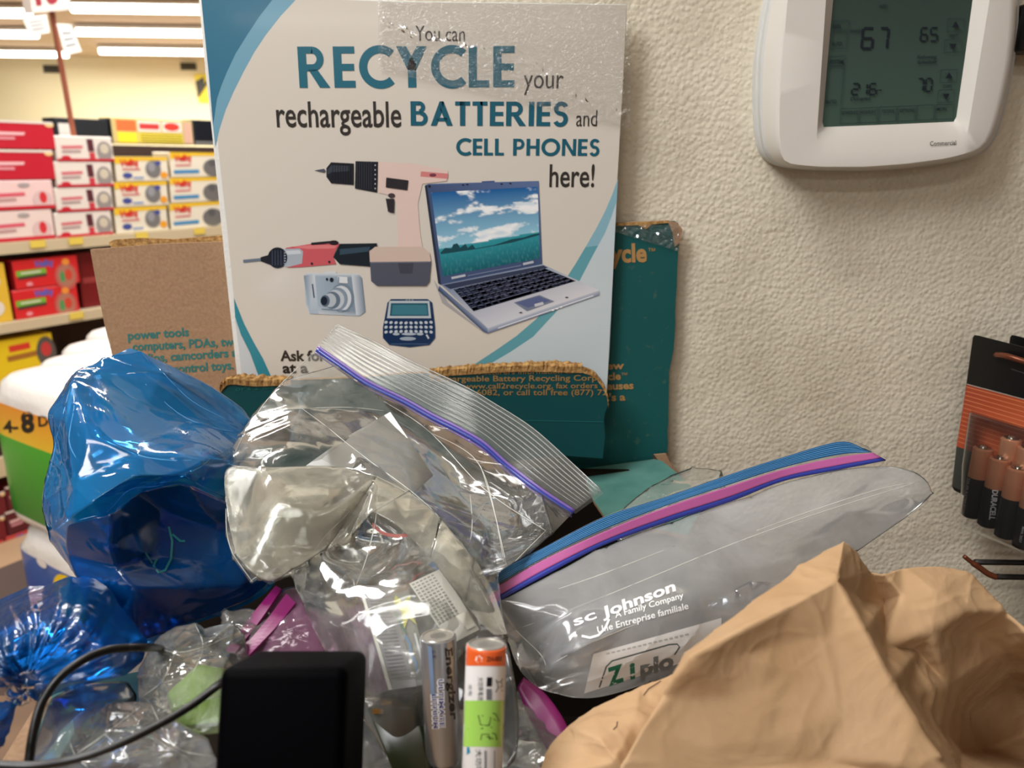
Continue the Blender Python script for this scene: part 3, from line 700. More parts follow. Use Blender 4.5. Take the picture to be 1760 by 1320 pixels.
mesh_obj('inner_back_panel', *box_vf(Vector(((X0 + X1) / 2, 0.572, 1.14)), Vector(((X1 - X0) / 2, 0, 0)), Vector((0, 0.0015, 0)), Vector((0, 0, 0.12))), M['shaded_box_inside'], box)
mesh_obj('side_panel', *box_vf(Vector((X1, 0.40, 1.12)), Vector((0.0015, 0, 0)), Vector((0, 0.17, 0)), Vector((0, 0, 0.10))), [M['shaded_box_inside']], box)
la, lb2, lc2 = PD(96, 1180, .345), PD(262, 1150, .37), PD(30, 1340, .305)
lp = [onplane(x, y, la, lb2, lc2) for x, y in ((96, 1180), (262, 1150), (330, 1340), (30, 1340))]
panel('side_panel', lp, 0, 0.003, 'teal_pale', box)
panel('side_panel_edge', [PD(66, 1206, .342), PD(98, 1194, .344), PD(40, 1345, .303), PD(-20, 1345, .30)], 0, 0.003, 'kraft', box)

# ================================================================== thermostat
def tq(x, y): return (1260 + x * .2841, y * .2841)
M['white_abs'] = mat('white_plastic', srgb(222, 218, 210), 0.35, bump=dict(scale=1500, strength=0.12, dist=0.0003))
M['plate'] = mat('back_plate_plastic', srgb(206, 208, 206), 0.4)
th = thing('thermostat', 'white touchscreen thermostat with green LCD on textured wall', 'thermostat', PY(1500, 285, WY))
cx, cy = 1527, 95
outl = [(1331, 284), (1317, 273), (1308, 255), (1303, 215), (1301, 170), (1303, 99), (1310, 50), (1320, -5), (1336, -60), (1350, -95), (1400, -110), (1500, -118), (1620, -112), (1700, -100), (1745, -80), (1752, -40), (1750, 0), (1747, 60), (1741, 110), (1730, 170), (1716, 222), (1703, 253), (1689, 266), (1660, 274), (1629, 281), (1558, 290), (1487, 294), (1402, 293), (1360, 290)]
face = [(1358, 282), (1346, 278), (1341, 262), (1338, 215), (1339, 170), (1344, 99), (1348, 50), (1353, -5), (1364, -60), (1374, -88), (1410, -100), (1500, -108), (1620, -102), (1690, -92), (1730, -76), (1738, -40), (1737, 0), (1734, 60), (1728, 110), (1716, 170), (1704, 216), (1692, 246), (1682, 257), (1656, 266), (1626, 273), (1558, 282), (1487, 287), (1410, 287), (1376, 284)]
def resamp(poly, Y, n=120):
    P_ = [PY(x, y, Y) for x, y in poly]; c = PY(cx, cy, Y); ang = [(math.atan2(p.z - c.z, p.x - c.x), p) for p in P_]; out = []
    for k in range(n):
        a = 2 * math.pi * k / n - math.pi; dvec = Vector((math.cos(a), 0, math.sin(a))); best = None
        for i in range(len(P_)):
            p, q_ = P_[i], P_[(i + 1) % len(P_)]; e = q_ - p; den = dvec.x * e.z - dvec.z * e.x
            if abs(den) < 1e-12: continue
            w = p - c; t = (w.x * e.z - w.z * e.x) / den; s = (w.x * dvec.z - w.z * dvec.x) / den
            if t > 0 and -1e-6 <= s <= 1 + 1e-6 and (best is None or t > best): best = t
        out.append(c + dvec * best)
    return out
def scale_ring(r_, s, dy):
    c = sum(r_, Vector()) / len(r_); return [Vector((c.x + (p.x - c.x) * s, p.y + dy, c.z + (p.z - c.z) * s)) for p in r_]
def loft(name, rings, m, parent, sharp=35, capend=False):
    n = len(rings[0]); vs = [p for r_ in rings for p in r_]; fs = [(i * n + k, i * n + (k + 1) % n, (i + 1) * n + (k + 1) % n, (i + 1) * n + k) for i in range(len(rings) - 1) for k in range(n)]
    if capend: fs.append(tuple((len(rings) - 1) * n + k for k in range(n)))
    o = mesh_obj(name, vs, fs, m, parent, smooth=True); bm = bmesh.new(); bm.from_mesh(o.data); bmesh.ops.recalc_face_normals(bm, faces=bm.faces); bm.to_mesh(o.data); bm.free()
    o.data.set_sharp_from_angle(angle=math.radians(sharp)); return o
YF = WY - 0.034
def smooth_ring(r_, it=3):
    for _ in range(it): r_ = [(r_[i - 1] + r_[i] * 2 + r_[(i + 1) % len(r_)]) / 4 for i in range(len(r_))]
    return r_
OUT = smooth_ring(resamp(outl, WY - 0.012), 2); FAC = smooth_ring(resamp(face, YF), 1)
def mixr(a, b, t, y): return [Vector((p.x * (1 - t) + q_.x * t, y, p.z * (1 - t) + q_.z * t)) for p, q_ in zip(a, b)]
loft('back_plate', [mixr(OUT, FAC, -.02, WY), mixr(OUT, FAC, -.02, WY - 0.008), mixr(OUT, FAC, .10, WY - 0.0095), mixr(OUT, FAC, .13, WY - 0.0095)], M['plate'], th)
loft('middle_shell', [mixr(OUT, FAC, .10, WY - 0.009), mixr(OUT, FAC, .08, WY - 0.016), mixr(OUT, FAC, .24, WY - 0.0175), mixr(OUT, FAC, .30, WY - 0.0175)], M['plate'], th)
in1 = [(1402, 253), (1410, 258), (1530, 262), (1640, 254), (1660, 243), (1700, 0), (1708, -60), (1700, -72), (1430, -72), (1424, -60), (1419, 0)]
lcd = [(1413, 218.5), (1528, 214), (1643, 209), (1658, 105), (1672, 0), (1676, -30), (1436, -30), (1432, 0), (1422, 110)]
IN1 = smooth_ring(resamp(in1, YF), 1); LCD = resamp(lcd, YF + 0.006)
loft('faceplate', [mixr(OUT, FAC, .22, WY - 0.0175), mixr(OUT, FAC, .42, WY - 0.024), mixr(OUT, FAC, .72, YF + 0.0024), mixr(OUT, FAC, .93, YF + 0.0002), mixr(OUT, FAC, 1.06, YF - 0.0004), [p + Vector((0, -0.0006, 0)) for p in IN1], LCD, [p + Vector((0, 0.002, 0)) for p in LCD]], M['white_abs'], th, 28)
sc = Print(planar(YF + 0.0064)); LD = srgb(8, 22, 36)
sc.quadgrid([(1428, -34), (1680, -34), (1648, 212), (1410, 222)], 4, 6, lambda u, v: tuple(a * (1 - v) + b * v for a, b in zip(srgb(54, 70, 66), srgb(66, 88, 76))))
sc.build('lcd_screen', th, mat('lcd_glass', (1, 1, 1, 1), 0.12, attr=True, coat=0.5))
sg = Print(planar(YF + 0.0058))
SEG = {'0': 'abcdef', '1': 'bc', '2': 'abged', '5': 'afgcd', '6': 'afgedc', '7': 'abc'}
def seg7(ch, x0, y0, x1, y1, w, sk):
    g = 1.2; ym = (y0 + y1) / 2; X = lambda x, y: (x + (y1 - y) * sk, y)
    L7 = {'a': ((x0 + g, y0), (x1 - g, y0)), 'g': ((x0 + g, ym), (x1 - g, ym)), 'd': ((x0 + g, y1), (x1 - g, y1)), 'f': ((x0, y0 + g), (x0, ym - g)), 'e': ((x0, ym + g), (x0, y1 - g)), 'b': ((x1, y0 + g), (x1, ym - g)), 'c': ((x1, ym + g), (x1, y1 - g))}
    for c in SEG[ch]: a, b = L7[c]; sg.line([X(*a), X(*b)], w, LD)
def tseg(ch, x0, y0, x1, y1, w, sk=.1): a, b = tq(x0, y0), tq(x1, y1); seg7(ch, a[0], a[1], b[0], b[1], w, sk)
tseg('6', 776, 170, 840, 293, 4.2); tseg('7', 880, 170, 930, 293, 4.2)
tseg('6', 1132, 168, 1172, 248, 2.8); tseg('5', 1190, 168, 1232, 248, 2.8)
tseg('2', 716, 506, 758, 572, 2.9); tseg('1', 782, 506, 806, 572, 2.9); tseg('6', 822, 506, 862, 572, 2.9)
tseg('7', 1112, 476, 1146, 552, 2.8); tseg('0', 1160, 476, 1196, 552, 2.8)
def ttext(s_, x0, y, x1, h, b=0.01, sk=0): sg.text(s_, tq(x0, y), tq(x1, y - (x1 - x0) * .03), h, LD, b, skew=sk)
ttext('WED', 880, 48, 932, 5); ttext('Inside', 706, 196, 778, 5.5, .01, .2); ttext('FAN', 600, 170, 648, 6, .02); ttext('AUTO', 596, 276, 658, 6)
ttext('SYSTEM', 580, 386, 666, 6, .02); ttext('AUTO', 560, 626, 624, 6); ttext('Occupied', 708, 608, 830, 6, .01, .2); ttext('PM', 870, 552, 896, 3)
ttext('Following', 1112, 356, 1230, 5.5, .01, .2); ttext('Schedule', 1112, 386, 1228, 5.5, .01, .2)
ttext('HEAT', 1308, 226, 1358, 4.5); ttext('COOL', 1268, 530, 1322, 4.5)
for s_, x0, x1 in (('SCHEDULE', 655, 750), ('HOLIDAY', 770, 862), ('CLOCK', 900, 975), ('OPTIONS', 1005, 1095), ('MORE', 1232, 1290)): ttext(s_, x0, 692 - (x0 - 655) * .04, x1, 5)
def rr(x0, y0, x1, y1, x2=None, x3=None, w=1.3):
    x2 = x1 if x2 is None else x2; x3 = x0 if x3 is None else x3
    sg.line([tq(x0, y0), tq(x1, y0 - 3), tq(x2, y1 - 3), tq(x3, y1), tq(x0, y0)], w, srgb(30, 50, 54))
rr(602, 128, 700, 182, 694, 598); rr(598, 190, 690, 296, 682, 590, 1.0); rr(582, 344, 678, 398, 672, 578); rr(574, 404, 670, 640, 648, 556, 1.0)
for i in range(6): x = 652 + i * 115; rr(x, 658 - i * 5, x + 104, 748 - i * 5, x + 98, x - 8, 1.1)
rr(1296, 116, 1398, 192, 1392, 1288, 1.0); rr(1278, 242, 1382, 318, 1376, 1270, 1.0); rr(1254, 424, 1352, 500, 1346, 1246, 1.0); rr(1240, 546, 1336, 620, 1330, 1232, 1.0)
for x, y, u in ((1342, 150, 1), (1326, 282, -1), (1302, 458, 1), (1284, 584, -1)):
    a, b, c = tq(x - 22, y + 16 * u), tq(x + 22, y + 16 * u), tq(x, y - 20 * u); sg.poly([a, b, c], LD)
sg.build('lcd_symbols', th)
wl = Print(planar(YF - 0.0007)); wl.text('Commercial', tq(1192, 882), tq(1350, 876), 7.5, srgb(60, 56, 56), 0.01); wl.build('faceplate_lettering', th)

# ================================================================== hanging battery packs
pa, pb = PY(1674, 576, 0.575), PY(1760, 597, 0.539); pa2, pb2 = (pa.x, pa.y), (pb.x, pb.y)
pdir = Vector((pb.x - pa.x, pb.y - pa.y, 0)).normalized(); pn = Vector((pdir.y, -pdir.x, 0))
if pn.dot(CAM - pa) < 0: pn = -pn
M['copper'] = mat('copper_foil', srgb(222, 160, 122), 0.3, metal=0.45, bump=dict(scale=1, strength=0.3, dist=0.0004, stretch=(1, 1, 1200)))
M['cell_black'] = mat('black_cell_sleeve', srgb(34, 36, 34), 0.3)
M['steel'] = mat('nickel_steel', srgb(200, 196, 186), 0.2, metal=1.0)
M['blister'] = film('blister_plastic', (0.96, 0.96, 0.96, 1), (0.6, 0.6, 0.6, 1), 0.03, gloss=1.4, rough=0.06)
M['wire'] = mat('black_wire', srgb(20, 18, 18), 0.3); M['wire_tip'] = mat('copper_wire_tip', srgb(120, 66, 44), 0.3, metal=0.5)
def pack(off, dx, label, full):
    """off: metres pushed towards the panel; dx: pixel shift of the card"""
    S = lambda px, py, h=0: PL(px + dx, py, (pa2[0] + pn.x * (h - off), pa2[1] + pn.y * (h - off)), (pb2[0] + pn.x * (h - off), pb2[1] + pn.y * (h - off)))
    rt = thing('battery_pack', label, 'battery pack', S(1700, 860), 'hanging battery packs')
    tl, tr_, br, bl = (1674, 576), (1900, 632), (1860, 960), (1636, 839)
    cr = [S(1672, 580), S(1675, 576), S(1682, 577), S(1900, 632), S(1862, 940), S(1760, 905), S(1640, 843), S(1636, 836)]
    vs, fs = hull_vf(cr, -pn * 0.0006); mesh_obj('backing_card', vs, fs, mat('black_card', srgb(12, 12, 13), 0.3), rt)
    g = Print(lambda x, y, h: S(x, y, h + 0.0002)); 
    g.poly([(1661, 661), (1890, 722), (1876, 850), (1644, 767)], None, [srgb(150, 58, 34), srgb(190, 100, 62), srgb(196, 104, 62), srgb(168, 70, 40)])
    for k in range(14): g.line([(1661 - k * 1.1, 665 + k * 7.2), (1889 - k, 727 + k * 8.6)], 1.2, srgb(206, 122, 80))
    g.poly([(1644, 767), (1876, 850), (1864, 930), (1636, 836)], srgb(52, 54, 50)); g.line([(1661, 660), (1890, 721)], 1.2, srgb(180, 170, 160)); g.line([(1738, 634), (1800, 654)], 2, srgb(60, 58, 58))
    g.build('card_print', rt, M['print_gloss'])
    if not full: return rt, S
    cells = [((1739, 752), (1718, 868), .0085), ((1769, 768), (1748, 884), .0085), ((1691, 768), (1669, 887), .017), ((1720, 786), (1697, 903), .017), ((1750, 803), (1726, 922), .017), ((1781, 820), (1757, 940), .017)]
    objs = []
    for i, (a, b, h) in enumerate(cells):
        A, B = S(a[0], a[1], h), S(b[0], b[1], h); ax = (B - A).normalized(); Lh = (B - A).length; r = 0.0069
        c = mesh_obj('cell', *lathe_vf([(r * .8, 0.0006), (r, 0.0014), (r, Lh * .43), (r * 1.0, Lh * .43)], A, ax, 32), M['copper'], rt, smooth=True); c.data.set_sharp_from_angle(angle=0.7)
        s_ = mesh_obj('cell_sleeve', *lathe_vf([(r * 1.01, Lh * .43), (r * 1.01, Lh - .001), (r * .85, Lh)], A, ax, 32), M['cell_black'], c, smooth=True); s_.data.set_sharp_from_angle(angle=0.7)
        n_ = mesh_obj('terminal', *lathe_vf([(r * .72, 0.0007), (r * .72, -0.0002), (r * .34, -0.0002), (r * .32, -0.0014), (r * .2, -0.0017)], A, ax, 24), M['steel'], c, smooth=True); n_.data.set_sharp_from_angle(angle=0.7)
        objs += [c, s_]
    dg = Print(onto(objs, 0.0003), 0)
    dg.text('DURACELL', (1706, 842), (1700, 893), 9.5, srgb(225, 225, 225), 0.03)
    dg.flush('cell_lettering', rt)
    dg.text('DURACELL', (1663, 822), (1654, 872), 4, srgb(150, 150, 150), 0.03)
    dg.flush('cell_lettering', rt)
    dg.text('MAR 2027', (1757, 905), (1751, 932), 4, srgb(200, 200, 200), 0.01)
    dg.build('cell_lettering', rt)
    # blister: a shallow tray over the cells
    oo = [(1666, 704), (1800, 745), (1800, 968), (1650, 905), (1650, 860), (1652, 800)]
    ring0 = [S(x, y, 0.0008) for x, y in oo]; cxx = sum(x for x, y in oo) / 6; cyy = sum(y for x, y in oo) / 6
    ring1 = [S(x + (cxx - x) * .03, y + (cyy - y) * .03, 0.022) for x, y in oo]; ring2 = [S(x + (cxx - x) * .08, y + (cyy - y) * .06, 0.0255) for x, y in oo]
    vs = ring0 + ring1 + ring2; fs = [(i + 6 * k, (i + 1) % 6 + 6 * k, (i + 1) % 6 + 6 * k + 6, i + 6 * k + 6) for k in (0, 1) for i in range(6)] + [tuple(range(12, 18))]
    bevel(mesh_obj('blister', vs, fs, M['blister'], rt), 0.002, 3, 0.3)
    return rt, S
p1, S1 = pack(0, 0, 'black and copper battery pack in front, cells showing through the blister', True)
p2, S2 = pack(0.022, 64, 'black battery pack hanging behind the front copper pack', False)
hk = thing('display_hook', 'dark wire display hook through the holes of the battery packs', 'hook', S1(1712, 612, 0))
vs, fs = tube_vf(catmull([S1(1712, 610, 0.004), S1(1730, 612, 0.008), S1(1760, 621, 0.006), S1(1830, 640, 0.0), S1(1900, 655, -0.03)], 6), 0.0022, 10); mesh_obj('hook_wire', vs, fs, M['wire_tip'], hk, smooth=True)
hk2 = thing('display_hook', 'empty black wire display hook with brown tips below the battery packs', 'hook', PD(1660, 960, .56))
vs, fs = tube_vf(catmull([PD(1657, 956, .55), PD(1668, 965, .55), PD(1684, 976, .55), PD(1698, 986, .55), PD(1712, 992, .55)], 6), [0.0016] * 8 + [0.0022] * 17, 10); mesh_obj('hook_tip', vs, fs, M['wire_tip'], hk2, smooth=True)
vs, fs = tube_vf([PD(1708, 991, .55), PD(1760, 992, .56), PD(1900, 994, .58)], 0.0021, 10); mesh_obj('hook_wire', vs, fs, M['wire'], hk2, smooth=True)
vs, fs = tube_vf([PD(1676, 966, .555), PD(1760, 967, .57), PD(1900, 968, .60)], 0.0021, 10); mesh_obj('hook_wire', vs, fs, M['wire'], hk2, smooth=True)
rk = thing('hook_panel', 'black slotted panel holding the display hooks beyond the wall edge', 'panel', PD(1905, 1000, .60))
c_ = PD(1905, 700, .6); vs, fs = box_vf(c_, Vector((0.004, 0, 0)), Vector((0, 0.09, 0)), Vector((0, 0, 0.3))); mesh_obj('slotted_panel', vs, fs, M['wire'], rk)
cb = PY(1780, 50, 0.585); vs, fs = box_vf(cb, Vector((0.0135, 0, 0)), Vector((0, 0.013, 0)), Vector((0, 0, 0.0155)))
bx = bevel(mesh_obj('switch_box', vs, fs, mat('black_plastic_box', srgb(14, 14, 15), 0.4), origin=cb), 0.002); tag(bx, 'small black box on the wall beside the thermostat', 'box')

# ================================================================== store behind
def PZ(px, py, z):
    d = ray(px, py); return CAM + d * ((z - CAM.z) / d.z)
M['tube'] = mat('fluorescent_tube', (1, 1, 1, 1), 0.5, emit=((1, 0.98, 0.94, 1), 7))
M['fixture'] = mat('light_fixture', srgb(230, 228, 220), 0.5)
wherel = ['far left', 'far right', 'middle left', 'middle right', 'near left', 'near right']
for i, (x0, x1, y) in enumerate([(-120, 101, 91), (172, 420, 88), (-150, 52, 57), (133, 420, 55), (-200, 40, 20), (124, 420, 14)]):
    a, b = PZ(x0, y, 2.86), PZ(x1, y, 2.86); b.y = a.y
    t = thing('ceiling_light', ['fluorescent tube light in the row nearest the back wall, left of the pole', 'fluorescent tube light in the row nearest the back wall, beside the poster', 'second row fluorescent tube light, left of the hanging cards', 'second row fluorescent tube light, beside the poster', 'topmost fluorescent tube light, left of the aisle sign', 'topmost fluorescent tube light, between aisle sign and poster'][i], 'ceiling light', (a + b) / 2, 'fluorescent lights on the ceiling')
    vs, fs = tube_vf([a, b], 0.042, 12); mesh_obj('tube', vs, fs, M['tube'], t)
    vs, fs = box_vf((a + b) / 2 + Vector((0, 0, .055)), (b - a) / 2, Vector((0, .09, 0)), Vector((0, 0, .02))); mesh_obj('housing', vs, fs, M['fixture'], t)
def wall_item(name, label, cat, x0, y0, x1, y1, m, extra=None):
    fr = [PY(x, y, 13.37) for x, y in ((x0, y0), (x1, y0), (x1, y1), (x0, y1))]; vs, fs = hull_vf(fr, Vector((0, .03, 0)))
    o = mesh_obj(name, vs, fs, m, origin=fr[3]); tag(o, label, cat); return o
M['vent'] = mat('dark_vent', srgb(70, 66, 56), 0.6)
for (x0, y0, x1, y1), lb in (((73, 112, 103, 125), 'dark wall vent beside the brown pole on the cream back wall'), ((309, 108, 336, 120), 'dark wall vent near the poster edge on the cream back wall')):
    c = PY((x0 + x1) / 2, (y0 + y1) / 2, 13.36); w = (PY(x1, y0, 13.36) - PY(x0, y0, 13.36)).x / 2; h = (PY(x0, y0, 13.36) - PY(x0, y1, 13.36)).z / 2
    v = thing('wall_vent', lb, 'vent', c - Vector((0, 0, h)), 'vents on the back wall')
    vs, fs = box_vf(c + Vector((0, .03, 0)), Vector((w, 0, 0)), Vector((0, .01, 0)), Vector((0, 0, h))); mesh_obj('vent_frame', vs, fs, M['vent'], v)
    for k in range(4): mesh_obj('slat', *box_vf(c + Vector((0, .01, -h + (k + .5) * h / 2)), Vector((w * .9, 0, 0)), Vector((0, .012, -.008)), Vector((0, 0, .006))), M['vent'], v)
yp = thing('wall_poster', 'small yellow and black poster on the back wall, beside the poster edge', 'poster', PY(345, 176, 13.35))
fr = [PY(x, y, 13.36) for x, y in ((333, 127), (362, 127), (368, 176), (342, 176))]; vs, fs = hull_vf(fr, Vector((0, .02, 0))); mesh_obj('poster_sheet', vs, fs, mat('yellow_sheet', srgb(222, 200, 40), 0.5), yp)
g = Print(planar(13.345)); g.LAY = 5e-4; g.poly([(336, 140), (350, 132), (352, 150), (341, 168)], srgb(40, 36, 20)); g.line([(340, 165), (360, 135)], 4, srgb(60, 50, 20)); g.build('poster_print', yp)

SA, SB = PY(0, 400, 2.9), PY(340, 400, 3.6); sa, sb = (SA.x, SA.y), (SB.x, SB.y)
sdir = Vector((SB.x - SA.x, SB.y - SA.y, 0)).normalized(); sn = Vector((sdir.y, -sdir.x, 0))
if sn.dot(CAM - SA) < 0: sn = -sn
def S(px, py, h=0):
    q = Vector((sa[0], sa[1], 0)) + sn * h; q2 = Vector((sb[0], sb[1], 0)) + sn * h; return PL(px, py, (q.x, q.y), (q2.x, q2.y))
M['shelf_metal'] = mat('beige_shelf_metal', srgb(206, 190, 158), 0.45)
M['shelf_dark'] = mat('dark_brown_panel', srgb(60, 40, 32), 0.8)  # dark brown, shared by shelf back, riser and display stand
M['tag_yellow'] = mat('price_tag', srgb(232, 206, 90), 0.5)
shelf = thing('store_shelf', 'beige metal store shelving stocked with boxed trash bags', 'shelf', Vector((S(100, 1000).x, S(100, 1000).y, 0)))
gl_, gr = SA - sdir * 1.5, SA + sdir * 3.2
def shelf_board(py_top, py_bot):
    zt, zb = S(60, py_top).z, S(60, py_bot).z; a = Vector((gl_.x, gl_.y, zb)); b = Vector((gr.x, gr.y, zb)); up = Vector((0, 0, zt - zb))
    fr = [a + up, b + up, b, a]; fr = [p + sn * 0.02 for p in fr]; vs, fs = hull_vf(fr, -sn * 0.5)
    o = mesh_obj('shelf_board', vs, fs, M['shelf_metal'], shelf); return zt
z1 = shelf_board(413, 432); z2 = shelf_board(546, 563); z3 = shelf_board(768, 800); z4 = shelf_board(942, 958)
for px_, zz in ((60, z1), (126, z1), (240, z1), (340, z1), (108, z2), (46, z4)):
    base = S(px_, 420); p = Vector((base.x, base.y, zz - 0.012)) + sn * 0.024
    mesh_obj('price_tag', *box_vf(p, sdir * 0.028, sn * 0.001, Vector((0, 0, 0.014))), M['tag_yellow'], shelf)
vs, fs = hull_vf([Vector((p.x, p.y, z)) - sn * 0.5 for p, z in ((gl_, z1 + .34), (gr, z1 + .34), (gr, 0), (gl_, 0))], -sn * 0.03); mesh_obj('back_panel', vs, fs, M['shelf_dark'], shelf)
vs, fs = hull_vf([Vector((p.x, p.y, z)) for p, z in ((gl_, z4 - .03), (gr, z4 - .03), (gr, 0), (gl_, 0))], -sn * 0.5); mesh_obj('base_panel', vs, fs, mat('brown_base', srgb(104, 78, 60), 0.6), shelf)

RED, WHT, YEL, BLU = srgb(196, 30, 50), srgb(232, 222, 214), srgb(236, 192, 44), srgb(60, 110, 180)
M['carton'] = {}
def carton_mat(c):
    k = tuple(round(x, 3) for x in c)
    if k not in M['carton']: M['carton'][k] = mat('printed_carton', c, 0.45)
    return M['carton'][k]
def carton(label, q, zbase, col, side, design, group, depth=0.13, h=0.0, cat='box', name='trash_bag_box'):
    """q: (x0, x1, y_top, y_bottom) of the front in the picture; set on zbase"""
    x0, x1, yt, yb = q; a, b = S(x0, yb, h), S(x1, yb, h); hh = S((x0 + x1) / 2, yt, h).z - S((x0 + x1) / 2, yb, h).z
    A, B = Vector((a.x, a.y, zbase)), Vector((b.x, b.y, zbase)); up = Vector((0, 0, hh))
    t = thing(name, label, cat, (A + B) / 2 - sn * depth / 2, group)
    vs, fs = hull_vf([A + up, B + up, B, A], -sn * depth); o = mesh_obj('carton', vs, fs, [carton_mat(col), carton_mat(side)], t, mi=[0] + [1] * 5); bevel(o, 0.003, 1, smooth=False)
    g = Print(quadmap(A + up + sn * .0006, B + up + sn * .0006, B + sn * .0006, A + sn * .0006)); g.LAY = 2e-4; design(g); g.build('box_print', t)
    return hh
def d_red(g):
    g.quadgrid([(.1, .4), (.62, .4), (.6, .5), (.1, .52)], 1, 1, lambda u, v: srgb(240, 190, 195)); g.line([(.12, .62), (.48, .62)], .09, srgb(226, 150, 160)); g.ell(.95, .1, .06, .1, srgb(240, 200, 140)); g.line([(0, .04), (1, .04)], .08, WHT)
def d_pink(g):
    g.line([(.12, .5), (.62, .46)], .12, srgb(220, 90, 110)); g.line([(.12, .66), (.5, .64)], .1, srgb(190, 150, 150)); g.ell(.84, .66, .13, .3, srgb(220, 190, 190)); g.ell(.85, .6, .05, .2, srgb(214, 50, 60)); g.line([(0, .93), (1, .93)], .12, RED); g.ell(.62, .16, .08, .07, srgb(170, 160, 160))
def d_grey(g):
    g.line([(.1, .45), (.46, .42)], .12, srgb(214, 110, 120)); g.line([(.1, .62), (.42, .6)], .1, srgb(176, 150, 150)); g.poly([(.54, .1), (.65, .1), (.66, .6), (.55, .6)], srgb(90, 40, 50)); g.poly([(.56, .64), (.66, .64), (.66, .9), (.56, .9)], srgb(200, 60, 70))
    g.ell(.84, .6, .14, .42, srgb(150, 142, 140)); g.ell(.84, .48, .08, .2, srgb(206, 196, 176)); g.line([(0, .94), (1, .94)], .1, RED); g.ell(.15, .86, .08, .09, RED)
def d_yel(g):
    g.poly([(0, 0), (1, 0), (1, .14), (.4, .16), (0, .3)], YEL); g.text('Hefty', (.12, .38), (.45, .34), .26, srgb(206, 40, 40), .05); g.line([(.12, .5), (.45, .5)], .08, srgb(210, 130, 130)); g.ell(.2, .75, .09, .12, srgb(70, 80, 150)); g.line([(.3, .85), (.5, .85)], .07, srgb(120, 150, 200))
    g.ell(.7, .5, .15, .36, srgb(120, 118, 118)); g.ell(.67, .4, .07, .2, srgb(150, 150, 156)); g.ell(.9, .75, .07, .14, srgb(236, 160, 40)); g.ell(.8, .25, .06, .1, srgb(70, 80, 150))
def d_blu(g):
    g.poly([(0, 0), (1, 0), (1, .12), (.4, .14), (0, .28)], YEL); g.text('Hefty', (.1, .36), (.4, .32), .24, srgb(206, 40, 40), .05); g.line([(.08, .52), (.36, .5)], .08, srgb(210, 130, 130)); g.line([(.04, .78), (.5, .76)], .14, srgb(70, 140, 190)); g.ell(.78, .62, .2, .36, srgb(112, 110, 108)); g.ell(.76, .42, .07, .16, srgb(90, 90, 92))
def d_hefty(g):
    g.text('Hefty', (.34, .28), (.62, .26), .2, srgb(90, 100, 190), .05); g.poly([(.03, .36), (.48, .34), (.48, .52), (.03, .56)], srgb(120, 180, 60)); g.poly([(.05, .56), (.48, .52), (.48, .62), (.05, .66)], srgb(70, 60, 50)); g.line([(.1, .45), (.4, .44)], .05, WHT)
    g.ell(.78, .72, .18, .5, srgb(196, 90, 84)); g.ell(.78, .7, .14, .4, srgb(180, 120, 100)); g.ell(.72, .72, .04, .2, srgb(80, 150, 90)); g.ell(.82, .66, .06, .2, srgb(210, 70, 50)); g.ell(.8, .2, .06, .12, srgb(240, 150, 60)); g.ell(.2, .84, .05, .07, srgb(240, 150, 160))
def stack(x0, x1, rows, zb, spec, group):
    """rows from the shelf up; the stack stays in line as each box is set on the one below"""
    z = zb + 0.001
    for (yt, yb), (lab, col, side, des) in zip(rows, spec):
        z += carton(lab, (x0, x1, yt, yb), z, col, side, des, group) + 0.002
G1 = 'boxed trash bags on the top shelf'
stack(-40, 96, [(358, 411), (307, 358), (254, 306), (203, 252)], z1, [
    ('white box with red trim, bottom of the leftmost stack on the top shelf', srgb(236, 214, 208), RED, d_pink), ('pinkish white box, second from the bottom of the leftmost stack', srgb(240, 206, 204), RED, d_pink),
    ('red trash bag box, second from the top of the leftmost stack', RED, srgb(222, 190, 186), d_red), ('red trash bag box on top of the leftmost stack', RED, srgb(232, 216, 210), d_red)], G1)
stack(98, 196, [(364, 406), (320, 361), (274, 317), (229, 272)], z1, [
    ('white and grey box at the bottom of the four-high stack beside the red boxes', WHT, srgb(196, 186, 176), d_grey), ('white and grey box second up in the four-high stack beside the red boxes', WHT, srgb(196, 186, 176), d_grey),
    ('white and grey box third up in the four-high stack beside the red boxes', WHT, srgb(196, 186, 176), d_grey), ('white and grey box topping the stack under the brown pole', WHT, srgb(206, 196, 186), d_grey)], G1)
for nm, x0, x1, des, dl in (('yellow-topped white box', 201, 291, d_yel, 'stack of three next to the grey boxes'), ('yellow-topped box with blue stripe', 296, 388, d_blu, 'stack of three touching the poster edge')):
    stack(x0, x1, [(357, 400), (312, 354), (266, 308)], z1, [('%s, %s of the %s' % (nm, w, dl), srgb(232, 224, 206), srgb(186, 170, 140), des) for w in ('bottom', 'middle', 'top')], G1)
# goods standing behind, higher up
def d_shelfcard(g):
    g.poly([(.05, .08), (.28, .08), (.28, .5), (.05, .5)], srgb(226, 110, 60)); g.poly([(.3, .08), (.58, .08), (.58, .5), (.3, .5)], srgb(230, 220, 210)); g.line([(.32, .3), (.56, .3)], .22, srgb(200, 60, 60)); g.poly([(.6, .08), (.85, .08), (.85, .5), (.6, .5)], srgb(230, 220, 210)); g.ell(.72, .28, .1, .16, srgb(214, 60, 50))
    g.poly([(.05, .55), (.28, .55), (.28, .95), (.05, .95)], srgb(240, 214, 50)); g.poly([(.3, .55), (.85, .55), (.85, .95), (.3, .95)], srgb(226, 206, 70))
    for k in range(4): g.line([(.32, .62 + k * .09), (.84, .62 + k * .09)], .03, srgb(90, 80, 40))
    g.poly([(.87, .08), (.98, .08), (.98, .95), (.87, .95)], srgb(210, 170, 150))
hz_ = z1 + .19
